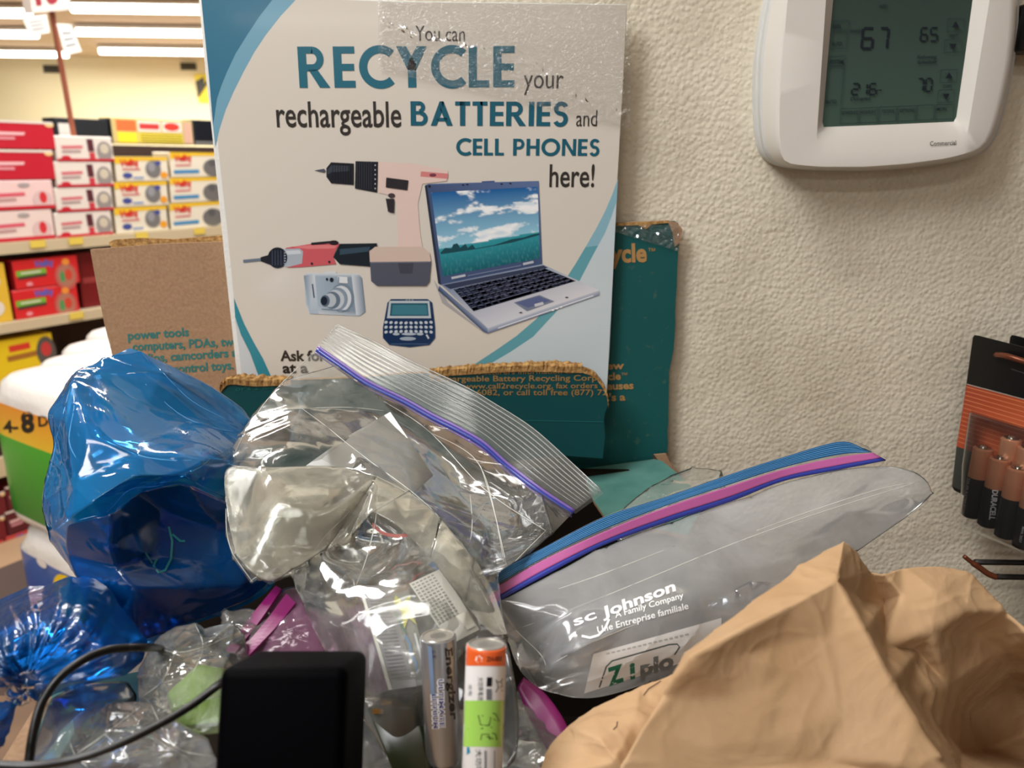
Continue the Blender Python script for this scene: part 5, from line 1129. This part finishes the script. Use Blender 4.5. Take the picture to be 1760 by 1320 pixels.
# ---- small bag with blue band holding two nine volt packs
snack = thing('snack_bag', 'small clear bag with blue band around two silver packs', 'snack bag', base_of([(700, 1190, .335)]))
so = [(572, 1036, .372), (600, 1002, .368), (650, 992, .365), (700, 1000, .362), (745, 972, .362), (775, 1000, .352), (822, 1082, .335), (800, 1120, .33), (745, 1190, .325), (668, 1200, .325), (622, 1195, .332), (600, 1120, .35)]
pouch('film', so, [(616, 1010, .355), (700, 1030, .345), (665, 1120, .325), (760, 1060, .33), (720, 1130, .322)], film('snack_bag_film', (0.95, 0.96, 0.95, 1), (0.8, 0.8, 0.76, 1), 0.12, gloss=.5, rough=0.2), snack, thick=.012, levels=3, amp=.001, scale=60, seed=12)
ribbon('blue_band', [(572, 1034, .3722), (604, 992, .366), (655, 986, .3630), (700, 990, .361), (745, 964, .361)], [(580, 1052, .366), (616, 1010, .3605), (660, 1008, .3575), (702, 1012, .356), (757, 978, .357)], M['lip_blue'], snack, n=8, thick=.0005)
def nine(label, q, off, mats, pr_, name='battery_carton'):
    fr = [PD(*p) for p in q]; o3 = [PD(*p) for p in off]; v = o3[0] - fr[0]
    t = thing(name, label, 'battery carton', min(fr + o3, key=lambda p: p.z), 'silver battery cartons'); vs, fs = hull_vf(fr, v)
    m = mesh_obj('carton', vs, fs, mats, t, mi=[0, 1, 1, 1, 1, 1]); bevel(m, .0006, 2)
    g = Print(quadmap(*[p + (CAM - p).normalized() * .0006 for p in fr])); pr_(g); g.build('carton_print', t, M['print_metal']); return t
M['silver'] = mat('silver_carton', srgb(150, 148, 144), 0.4, metal=0.3); M['violet'] = mat('violet_side', srgb(110, 70, 104), 0.5, var=(300, .4, .6), col2=srgb(140, 104, 130))
def prA(g):
    g.poly([(0, 0), (.06, 0), (.08, 1), (0, 1)], srgb(236, 232, 222)); g.poly([(.06, 0), (.62, 0), (.66, 1), (.08, 1)], srgb(132, 128, 130))
    for k in range(26): g.line([(.14, .06 + k * .034), (.52, .055 + k * .034)], .012, srgb(96, 92, 100))
    g.poly([(.62, .18), (.70, .10), (.80, .18), (1, .10), (.88, .26), (1, .42), (.84, .34), (.70, .46), (.74, .28)], srgb(206, 200, 50)); g.line([(.60, .30), (.72, .50)], .04, srgb(40, 110, 80)); g.line([(.68, .52), (.74, .60), (.70, .70), (.77, .78), (.74, .88)], .06, srgb(60, 120, 170)); g.line([(.9, .5), (.92, .9)], .05, srgb(210, 214, 216))
nine('silver battery carton with yellow star and violet side', [(616, 1006, .352), (702, 1008, .350), (742, 1176, .322), (668, 1186, .322)], [(578, 1030, .368)], [M['silver'], M['violet']], prA)
def prB(g):
    g.poly([(0, 0), (1, 0), (1, 1), (0, 1)], srgb(196, 192, 182))
    for k in range(14):
        for j in range(6): g.line([(.05 + j * .12, .04 + k * .05), (.13 + j * .12, .04 + k * .05)], .022, srgb(130, 128, 124))
    g.poly([(.62, .72), (.95, .72), (.97, .95), (.68, .95)], srgb(224, 220, 206))
nine('pale battery carton covered in fine print, leaning beside the star carton', [(703, 1003, .350), (758, 977, .352), (824, 1082, .330), (774, 1108, .326)], [(716, 1002, .375)], [M['silver'], M['silver']], prB)
M['olive'] = mat('dark_olive_plastic', srgb(38, 44, 24), 0.25); M['gold'] = mat('gold_contact', srgb(200, 160, 90), 0.25, metal=1.0)
ol = thing('battery_pack_block', 'dark olive battery block with gold contacts under the silver cartons', 'battery block', PD(700, 1335, .31))
fr = [PD(628, 1218, .318), PD(718, 1214, .315), PD(745, 1345, .297), PD(680, 1345, .297)]; vs, fs = hull_vf(fr, (PD(664, 1188, .34) - fr[0])); bevel(mesh_obj('block', vs, fs, M['olive'], ol), .0015)
for x, y in ((664, 1208), (650, 1222)): mesh_obj('contact', *box_vf(PD(x, y, .3135 + (0.006 if y < 1215 else 0)), _r * .0022, _f * .0006, _u * .0009), M['gold'], ol)

# ---- two loose AA cells
def aa(label, top, tilt, xl_, dist, m_body, m_ring, Lc=.0505):
    A = PD(top[0], top[1], dist); ax = Vector((xl_, -math.sin(tilt), -math.cos(tilt))).normalized(); r = .0072
    t = thing('battery', label, 'battery', A + ax * Lc, 'loose batteries'); ref = Vector((0, 1, 0))
    b = mesh_obj('casing', *lathe_vf([(r * .93, 0.0), (r * .985, 0.0002), (r, .0010), (r, Lc - .001), (r * .94, Lc)], A, ax, 48), m_body, t, smooth=True); b.data.set_sharp_from_angle(angle=.6)
    c = mesh_obj('terminal', *lathe_vf([(r * .93, -.0001), (r * .90, -.0004), (r * .84, -.0004), (r * .80, .0004), (r * .5, .0004), (r * .45, -.0001), (r * .1, -.0001)], A, ax, 48), m_ring, t, smooth=True); c.data.set_sharp_from_angle(angle=.6)
    return t, b
M['aa_silver'] = mat('silver_sleeve', srgb(168, 170, 174), 0.22, metal=0.7); M['aa_white'] = mat('white_sleeve', srgb(226, 224, 222), 0.3); M['aa_top'] = mat('pale_terminal', srgb(186, 182, 172), 0.3, metal=0.6); M['aa_top2'] = mat('orange_rim', srgb(214, 104, 54), 0.35)
t, b = aa('silver lithium AA battery standing beside the orange-capped one', (753, 1093), math.radians(12), .05, .303, M['aa_silver'], M['aa_top'])
g = Print(onto([b], .00015)); g.LAY = 1e-5; NVY = srgb(36, 40, 110)
g.poly([(759, 1100), (786, 1102), (792, 1250), (768, 1250)], srgb(186, 146, 116)); g.poly([(735, 1110), (742, 1112), (748, 1200), (741, 1200)], srgb(120, 140, 170))
g.text('Energizer', (765, 1114), (775, 1238), 12, srgb(24, 22, 24), .03); g.text('C€', (743, 1118), (744, 1132), 5, srgb(60, 60, 90))
for tx, x0, y0, y1 in (('ULTIMATE', 753, 1168, 1250), ('LITHIUM', 742, 1194, 1252)):
    g.text(tx, (x0 - 1, y0 - 1), (x0 + 2, y1 + 1), 9.5, srgb(235, 236, 240), .09); g.text(tx, (x0, y0), (x0 + 3, y1), 8, NVY, .02)
g.poly([(772, 1225), (786, 1215), (793, 1240), (790, 1262), (770, 1262)], srgb(150, 190, 90)); g.poly([(764, 1254), (794, 1262), (794, 1272), (770, 1268)], srgb(40, 60, 130)); g.poly([(786, 1272), (794, 1272), (795, 1290), (788, 1290)], srgb(214, 70, 40))
g.build('sleeve_print', t, M['print_gloss'])
t, b = aa('white AA battery with orange cap and green tape with handwriting', (836, 1108), math.radians(17), -.02, .273, M['aa_white'], M['aa_top'], .0505)
g = Print(onto([b], .00015)); g.LAY = 1e-5; ORG = srgb(226, 98, 44)
g.quadgrid([(794, 1090), (878, 1090), (876, 1145), (794, 1144)], 60, 50, lambda u, v: ORG); 
g.quadgrid([(784, 1204), (878, 1204), (872, 1284), (780, 1283)], 70, 2, lambda u, v: srgb(158, 206, 92))
for a in range(3): g.line([(823 + 6 * math.cos(a * 2.09 + .5), 1133 + 6 * math.sin(a * 2.09 + .5)), (823 + 6 * math.cos(a * 2.09 + 2.0), 1133 + 6 * math.sin(a * 2.09 + 2.0))], 2.2, srgb(250, 236, 226))
g.text('ZH-0SE', (836, 1137), (864, 1136), 7.5, srgb(60, 26, 20), .03)
g.poly([(837, 1164), (846, 1164), (845, 1180), (836, 1180)], srgb(24, 24, 30)); g.poly([(836, 1184), (845, 1184), (845, 1203), (836, 1203)], srgb(110, 110, 114)); g.text('大功率电池', (822, 1164), (822, 1204), 7, srgb(50, 50, 54)); g.text('充电', (805, 1176), (805, 1196), 5, srgb(130, 130, 140))
INK = srgb(36, 44, 30)
g.line([(852, 1168), (864, 1188)], 1.4, INK); g.line([(864, 1166), (852, 1190)], 1.4, INK); g.line([(853, 1172), (862, 1172), (864, 1180), (856, 1182), (855, 1173)], 1.4, INK)
for pth in ([(822, 1229), (826, 1246), (838, 1247), (842, 1246)], [(828, 1230), (844, 1234), (840, 1247)], [(804, 1253), (828, 1252), (846, 1250)], [(847, 1226), (852, 1227), (858, 1240), (848, 1236)], [(826, 1272), (828, 1262), (840, 1262), (842, 1272)], [(846, 1260), (852, 1262), (854, 1272)], [(836, 1266), (848, 1270)]): g.line(pth, 1.5, INK)
g.poly([(802, 1284), (806, 1284), (808, 1293), (802, 1298)], srgb(40, 130, 160)); g.text('大功率', (818, 1288), (818, 1330), 8, srgb(60, 60, 64)); g.line([(834, 1290), (834, 1330)], 3, srgb(120, 120, 124)); g.line([(850, 1290), (850, 1330)], 1.4, srgb(120, 120, 124))
g.build('sleeve_print', t, M['print_gloss'])

# ---- right zip bag
ro = [(853, 1033, .365), (860, 1058, .364), (872, 1100, .362), (887, 1150, .36), (915, 1178, .355), (950, 1196, .348), (1020, 1207, .345), (1118, 1176, .352), (1240, 1130, .36), (1340, 1060, .37), (1480, 945, .40), (1545, 900, .41), (1590, 866, .415), (1606, 848, .416), (1596, 820, .42), (1522, 791, .425), (1349, 825, .42), (1300, 847, .415), (1147, 896, .40), (1038, 936, .388), (965, 976, .378)]
ri = [(905, 1100, .36), (980, 1050, .352), (1100, 1000, .365), (1250, 940, .38), (1400, 885, .398), (1520, 850, .41), (960, 1130, .335), (1000, 1110, .33), (1080, 1075, .34), (1180, 1035, .35), (1300, 980, .372), (1420, 920, .392), (1020, 1150, .335), (1120, 1120, .34), (1220, 1075, .352), (946, 1165, .338)]
n_ = len(ro); rf = [(2, n_ + 0), (n_ + 0, n_ + 1), (n_ + 1, n_ + 2), (n_ + 2, n_ + 3), (n_ + 3, n_ + 4), (n_ + 4, n_ + 5), (4, n_ + 6), (0, n_ + 0), (n_ + 0, n_ + 15), (n_ + 6, n_ + 7), (n_ + 7, n_ + 8), (n_ + 5, 13)]
bagB = thing('zip_bag', 'clear zip bag with broad blue lip and pink zipper lying against the wall', 'zip bag', base_of(ro), 'zip bags')
filmB = pouch('film', ro, ri, M['film_right'], bagB, thick=0.02, folds=rf, levels=4, crease=0.2, amp=0.0006, scale=20, seed=3.0, ang=20, aniso=.3)
for pth in ([(854, 1036), (862, 1060), (875, 1102), (889, 1152), (918, 1178), (952, 1196)], [(858, 1044), (885, 1082), (925, 1120), (938, 1142), (942, 1184)], [(886, 1082), (980, 1048), (1100, 1000), (1250, 938), (1400, 884), (1520, 846), (1590, 824)], [(1524, 793), (1560, 806), (1596, 822), (1604, 850), (1590, 864)], [(1594, 826), (1520, 838), (1400, 876), (1300, 912)], [(938, 1148), (1000, 1112), (1060, 1086), (1100, 1070)], [(960, 1012), (1040, 985), (1160, 938)]):
    crease('fold', pth, [filmB], .00020, M['seam'], bagB)
T = [(831, 994, .378), (929, 944, .388), (1038, 889, .398), (1147, 853, .41), (1256, 815, .42), (1349, 785, .43), (1444, 759, .437), (1486, 772, .436)]
Mi = [(842, 1016, .368), (929, 965, .380), (1038, 914, .390), (1147, 871, .402), (1256, 835, .412), (1349, 806, .422), (1440, 786, .426), (1501, 778, .427)]
Lo = [(853, 1033, .3645), (940, 985, .375), (1038, 936, .3875), (1147, 896, .3995), (1256, 861, .4095), (1349, 825, .4195), (1440, 806, .4225), (1522, 790, .4245)]
lerpc = lambda A, B, t, dd=0: [tuple(a * (1 - t) + b * t for a, b in zip(p, q))[:2] + (p[2] * (1 - t) + q[2] * t + dd,) for p, q in zip(A, B)]
ribbon('blue_lip', T, lerpc(T, Mi, .82), M['lip_blue'], bagB, n=8, nv=40, ribs=5, amp=.0004, thick=.0003)
M['rib_blue'] = mat('blue_lip_rib', srgb(90, 150, 196), .3)
for t in (.08, .2, .33, .46, .58, .7):
    ribbon('rib', lerpc(T, Mi, t, -.0006), lerpc(T, Mi, t + .03, -.0006), M['rib_blue'], bagB, n=6, thick=.0003)
ribbon('blue_lip_back', [(x + 6, y - 4, d + .008) for x, y, d in T], [(x, y, d + .006) for x, y, d in Mi], M['film_ziplip'], bagB, n=8, nv=40, ribs=5, amp=.0004)
ribbon('clear_lip', lerpc(T, Mi, .82), Mi, M['film_ziplip'], bagB, n=8)
ribbon('zipper', lerpc(Mi, Lo, 0, -.0008), lerpc(Mi, Lo, .68, -.0008), M['zip_pink'], bagB, n=8, nv=6, ribs=2, amp=.0005, thick=.001)
ribbon('zipper_edge', lerpc(Mi, Lo, .68, -.0006), lerpc(Mi, Lo, 1.05, -.0006), M['zip_blue'], bagB, n=8, thick=.001)
rib_ = [(870, 1050, .36), (950, 1010, .366), (1070, 965, .378), (1200, 918, .39), (1350, 870, .408), (1460, 845, .415), (1560, 825, .417), (1600, 822, .418)]
wt = Print(onto([filmB], .0006), sub=7); WH = srgb(236, 238, 240)
wt.text('sc', (988, 1076), (1026, 1062), 16, WH, .02); wt.text('Johnson', (1036, 1062), (1163, 1014), 17, WH, .03, skew=.1); wt.line([(1000, 1093), (1014, 1096), (1028, 1092), (1040, 1080), (1047, 1064)], 4, WH)
wt.text('A Family Company', (1058, 1062), (1176, 1027), 10, WH, .01, skew=.1); wt.text('Une Entreprise familiale', (1028, 1088), (1184, 1046), 11, WH, .01, skew=.1)
wt.build('bag_lettering', bagB)
zp = Print(onto([filmB], .0004), sub=7); GZ = srgb(30, 110, 84)
zp.quadgrid([(1020, 1124), (1240, 1062), (1240, 1118), (1004, 1192)], 20, 5, lambda u, v: srgb(226, 228, 228)); 
zp.line([(1030, 1182), (1042, 1146), (1052, 1136), (1150, 1108), (1164, 1107), (1168, 1112), (1158, 1128)], 2.6, srgb(84, 96, 96))
zp.text('Z', (1046, 1178), (1078, 1168), 27, GZ, .05, skew=.2); zp.text('i', (1083, 1167), (1097, 1163), 25, srgb(50, 120, 96), .05, skew=.2); zp.text('plo', (1098, 1163), (1160, 1146), 24, srgb(120, 128, 130), .05, skew=.2)
[zp.line([(1042 + 9 * k, 1124 - 2.2 * k), (1048 + 9 * k, 1122.5 - 2.2 * k)], 2.4, srgb(176, 180, 180)) for k in range(16)]
zp.build('bag_label', bagB)
block('foil_scrap', 'shiny foil scraps inside the right zip bag', 'foil', [(1216, 1040, .378), (1290, 1000, .384), (1330, 1000, .386), (1300, 1060, .38), (1236, 1062, .376)], .004, mat('foil', srgb(200, 204, 210), .2, metal=1.0, bump=dict(scale=120, strength=1.0, dist=.004, kind='edge')))
# clear sheet peeking up behind it
co = [(1040, 900, .44), (1110, 840, .455), (1160, 815, .465), (1190, 803, .47), (1240, 808, .468), (1300, 812, .46), (1250, 850, .45), (1150, 900, .43), (1060, 935, .42)]
cbag = thing('clear_bag', 'clear plastic bag corner peeking up behind the blue-lipped bag', 'clear bag', base_of(co), 'loose clear bags')
pouch('film', co, [(1200, 838, .45), (1150, 850, .447), (1120, 880, .44)], M['film_clear'], cbag, thick=.01, folds=[(3, 9), (9, 6), (9, 10)], levels=3, amp=.0008, scale=50)

# ---- magenta zipped bag under the centre bag
mg = thing('zip_bag', 'bag with magenta zipper strips half buried under the centre bag', 'zip bag', base_of([(440, 1118, .35)]), 'zip bags')
mo = [(392, 1120, .335), (482, 1008, .362), (560, 1000, .37), (640, 1080, .36), (640, 1180, .335), (560, 1240, .32), (440, 1180, .32)]
pouch('film', mo, [(480, 1080, .335), (540, 1060, .34), (560, 1140, .33)], M['film_mag'], mg, thick=.015, levels=3, amp=.0012, scale=60, seed=8)
ribbon('zipper', [(388, 1118, .331), (430, 1060, .344), (474, 1006, .357)], [(404, 1122, .328), (450, 1062, .341), (484, 1012, .354)], M['zip_mag'], mg, n=8, nv=2, thick=.0012)
ribbon('zipper', [(408, 1124, .326), (456, 1068, .339), (492, 1020, .351)], [(428, 1126, .323), (474, 1078, .336), (508, 1036, .347)], M['zip_mag'], mg, n=8, nv=2, thick=.0012)
for o in mg.children:
    if o.name.startswith('zipper'): o.data.shade_flat()
mg2 = thing('zip_bag', 'magenta zipper strip of a bag between the centre bag and the paper bag', 'zip bag', base_of([(940, 1290, .31)]), 'zip bags')
ribbon('zipper', [(900, 1164, .335), (935, 1190, .33), (962, 1225, .322), (982, 1262, .315)], [(890, 1180, .332), (905, 1225, .326), (925, 1262, .318), (945, 1296, .31)], M['zip_mag'], mg2, n=8, nv=3, thick=.0015)
pouch('film', [(880, 1190, .34), (905, 1180, .34), (990, 1270, .32), (1000, 1340, .305), (860, 1340, .305), (866, 1260, .32)], [(920, 1280, .305), (900, 1240, .318), (950, 1310, .30)], M['film_crinkle'], mg2, thick=.012, levels=3, amp=.0015, scale=70, seed=14)

# ---- crinkled clear bags in the lower left
j1 = [(262, 1106, .318), (300, 1078, .325), (335, 1070, .328), (352, 1080, .33), (400, 1070, .332), (420, 1090, .33), (440, 1180, .315), (400, 1260, .29), (320, 1262, .29), (250, 1240, .295), (236, 1200, .30), (238, 1150, .308)]
cj = thing('clear_bag', 'crinkled clear bag with lime green contents behind the black adapter', 'clear bag', base_of(j1), 'loose clear bags')
pouch('film', j1, [(300, 1120, .305), (350, 1110, .31), (280, 1170, .292), (330, 1160, .296), (300, 1215, .282), (370, 1200, .288), (390, 1130, .31)], M['film_crinkle'], cj, thick=.03, folds=[(12, 14), (14, 16), (13, 15), (15, 17), (1, 12)], levels=4, crease=.75, amp=.0009, scale=36, seed=21, octaves=3)
lg = block('lime_wrapper', 'lime green wrapper inside the crinkled clear bag', 'wrapper', [(285, 1190, .305), (340, 1140, .312), (400, 1150, .312), (400, 1240, .298), (300, 1250, .295)], .006, mat('lime_foil', srgb(118, 160, 40), .4, bump=dict(scale=100, strength=.8, dist=.003)))
k1 = [(90, 1325, .268), (120, 1275, .275), (150, 1235, .282), (190, 1208, .29), (225, 1205, .292), (262, 1210, .29), (300, 1240, .285), (360, 1270, .275), (380, 1345, .262), (90, 1345, .265)]
ck = thing('clear_bag', 'crinkled clear bag in the bottom left corner under the cable', 'clear bag', base_of(k1), 'loose clear bags')
pouch('film', k1, [(180, 1260, .27), (240, 1250, .272), (300, 1290, .265), (200, 1310, .258), (140, 1300, .264)], M['film_crinkle'], ck, thick=.03, folds=[(10, 11), (11, 12), (12, 13), (13, 14)], levels=4, crease=.75, amp=.0009, scale=36, seed=31, octaves=3)
for pth in ([(262, 1108), (300, 1122), (350, 1112), (400, 1090)], [(240, 1200), (280, 1170), (300, 1122)], [(250, 1236), (300, 1215), (370, 1198), (400, 1180)], [(335, 1072), (350, 1112), (330, 1160)]): crease('fold', pth, [o for o in cj.children], .00014, M['seam'], cj)
for pth in ([(92, 1322), (140, 1290), (180, 1262), (240, 1215)], [(180, 1262), (220, 1300), (210, 1318)], [(260, 1212), (300, 1285), (370, 1300)], [(120, 1276), (130, 1300), (150, 1318)]): crease('fold', pth, [o for o in ck.children], .00014, M['seam'], ck)
k5 = [(80, 1200, .31), (140, 1172, .32), (220, 1168, .325), (240, 1200, .318), (200, 1260, .30), (110, 1330, .285), (40, 1335, .285)]
ck5 = thing('clear_bag', 'smooth clear bag pressed against the teal side of the box', 'clear bag', base_of(k5), 'loose clear bags')
pouch('film', k5, [(150, 1220, .295), (100, 1270, .285)], M['film_crinkle'], ck5, thick=.008, levels=3, amp=.0006, scale=30, seed=51)
block('blue_wrapper', 'small dark blue wrapper inside the clear bags at the teal box side', 'wrapper', [(122, 1212, .328), (164, 1206, .330), (168, 1262, .318), (128, 1270, .314)], .003, mat('navy_wrapper', srgb(20, 60, 130), .5))
k2 = [(380, 1050, .345), (430, 1042, .35), (480, 1060, .345), (480, 1120, .34), (420, 1140, .335), (385, 1110, .338)]
ck2 = thing('clear_bag', 'small clear film corner beside the magenta zipper', 'clear bag', base_of(k2), 'loose clear bags')
pouch('film', k2, [(425, 1090, .335)], M['film_crinkle'], ck2, thick=.015, levels=3, amp=.002, scale=80, seed=33)
k3 = [(600, 1190, .335), (700, 1200, .33), (800, 1220, .33), (900, 1200, .335), (960, 1260, .33), (960, 1345, .31), (600, 1345, .31)]
ck3 = thing('clear_bag', 'crinkled clear bag at the bottom behind the two batteries', 'clear bag', base_of(k3), 'loose clear bags')
pouch('film', k3, [(700, 1270, .325), (800, 1280, .325), (880, 1260, .325)], M['film_crinkle'], ck3, thick=.02, levels=4, crease=.75, amp=.0010, scale=36, seed=41, octaves=3)
block('pink_carton', 'pale carton with pink print under the clear bags', 'carton', [(258, 1265, .30), (340, 1250, .302), (360, 1340, .285), (262, 1345, .285)], .02, mat('pale_carton', srgb(176, 168, 160), .5, var=(120, .45, .55), col2=srgb(110, 80, 84)))

# ---- black adapter with its cable
ad = thing('power_adapter', 'black power adapter with rounded corners in the front', 'power adapter', PD(490, 1345, .235))
Bc = PD(506, 1282, .252); up_ = (_u * math.cos(.18) + _f * math.sin(.18)).normalized(); fo = _r.cross(up_).normalized()
if fo.dot(_f) < 0: fo = -fo
Bx = bevel(mesh_obj('housing', *box_vf(Bc, _r * .0200 , up_ * .0275, fo * .0175), mat('black_plastic', srgb(1, 1, 3), .55, spec=.03), ad), .0034, 5)
Bx.data.shade_smooth()
M['rubber'] = mat('black_rubber', srgb(8, 8, 9), .35)
cb_ = [(372, 1180, .262), (331, 1211, .258), (274, 1245, .252), (202, 1280, .246), (130, 1304, .243), (58, 1316, .243), (-20, 1314, .243)]
vs, fs = tube_vf(catmull([PD(*p) for p in [(400, 1160, .262)] + cb_], 8), .0014, 12); mesh_obj('cable', vs, fs, M['rubber'], ad, smooth=True)
lp_ = thing('cable', 'black cable looping over the knotted blue bag', 'cable', PD(50, 1330, .25))
cc = [(300, 1124, .335), (275, 1115, .31), (250, 1113, .288), (215, 1114, .282), (184, 1118, .278), (144, 1134, .272), (101, 1166, .266), (72, 1209, .262), (58, 1257, .258), (50, 1309, .256), (48, 1345, .254)]
vs, fs = tube_vf(catmull([PD(*p) for p in cc], 8), .00155, 12); mesh_obj('cable_sheath', vs, fs, M['rubber'], lp_, smooth=True)

# ---- brown paper bags
po = [(1050, 1345, .262), (1086, 1271, .262), (1139, 1193, .263), (1178, 1125, .268), (1242, 1071, .278), (1340, 998, .29), (1410, 948, .30), (1450, 931, .306), (1467, 946, .31), (1496, 983, .322), (1520, 986, .320), (1550, 976, .326), (1618, 972, .336), (1667, 985, .338), (1696, 1012, .334), (1731, 1051, .328), (1780, 1095, .322), (1880, 1150, .312), (1880, 1350, .38), (1650, 1350, .255)]
pi_ = [(1445, 962, .292), (1437, 1000, .280), (1486, 1086, .270), (1530, 1174, .264), (1584, 1262, .258), (1623, 1308, .255), (1360, 1042, .269), (1276, 1083, .261), (1186, 1130, .255),
       (1250, 1200, .262), (1370, 1160, .266), (1430, 1090, .273), (1200, 1290, .262), (1330, 1270, .261), (1450, 1230, .262), (1420, 1310, .262), (1530, 1310, .255),
       (1480, 1030, .318), (1518, 1035, .332), (1550, 1022, .318), (1610, 1012, .318), (1520, 1110, .310), (1575, 1120, .324), (1560, 1190, .300), (1600, 1085, .310), (1630, 1180, .322), (1680, 1090, .345), (1720, 1120, .352), (1610, 1252, .32), (1660, 1215, .39), (1740, 1180, .41), (1760, 1260, .43), (1700, 1290, .42), (1650, 1290, .36), (1800, 1200, .41), (1655, 1050, .316), (1330, 1110, .268), (1270, 1130, .263)]
n_ = len(po); pf_ = [(7, n_), (n_, n_ + 1), (n_ + 1, n_ + 2), (n_ + 2, n_ + 3), (n_ + 3, n_ + 4), (n_ + 4, n_ + 5), (n_ + 1, n_ + 6), (n_ + 6, n_ + 7), (n_ + 7, n_ + 8), (n_ + 8, 3), (n_ + 18, 10), (n_ + 19, n_ + 18), (n_ + 20, n_ + 24), (n_ + 35, n_ + 26), (n_ + 25, n_ + 28), (n_ + 35, n_ + 20)]
pb_ = thing('paper_bag', 'large crumpled brown paper bag with open mouth in the foreground', 'paper bag', base_of(po), 'brown paper bags')
pouch('bag_body', po, pi_, M['kraft_bag'], pb_, thick=.05, folds=pf_, levels=4, crease=.45, amp=.0011, scale=20, seed=6.0, octaves=3, ang=50, aniso=.6)
qo = [(1180, 1150, .315), (1100, 1180, .312), (1022, 1213, .308), (973, 1247, .302), (940, 1288, .296), (915, 1350, .288), (1120, 1350, .285), (1230, 1250, .30), (1240, 1150, .315)]
pb2_ = thing('paper_bag', 'smaller crumpled brown paper bag tucked behind the large one', 'paper bag', base_of(qo), 'brown paper bags')
pouch('bag_body', qo, [(1030, 1270, .285), (1090, 1240, .295), (1010, 1300, .288), (1060, 1310, .278), (1120, 1210, .305)], M['kraft_bag'], pb2_, thick=.03, folds=[(9, 12), (9, 11)], levels=4, crease=.5, amp=.0014, scale=40, seed=16, octaves=3)
ln = Print(onto([o for o in pb2_.children], .0003)); ln.line([(1106, 1195), (1114, 1184), (1136, 1170)], 1.4, srgb(50, 36, 26)); ln.line([(1054, 1254), (1060, 1248), (1061, 1240)], 1.6, srgb(60, 42, 30)); ln.build('ink_scratch', pb2_)
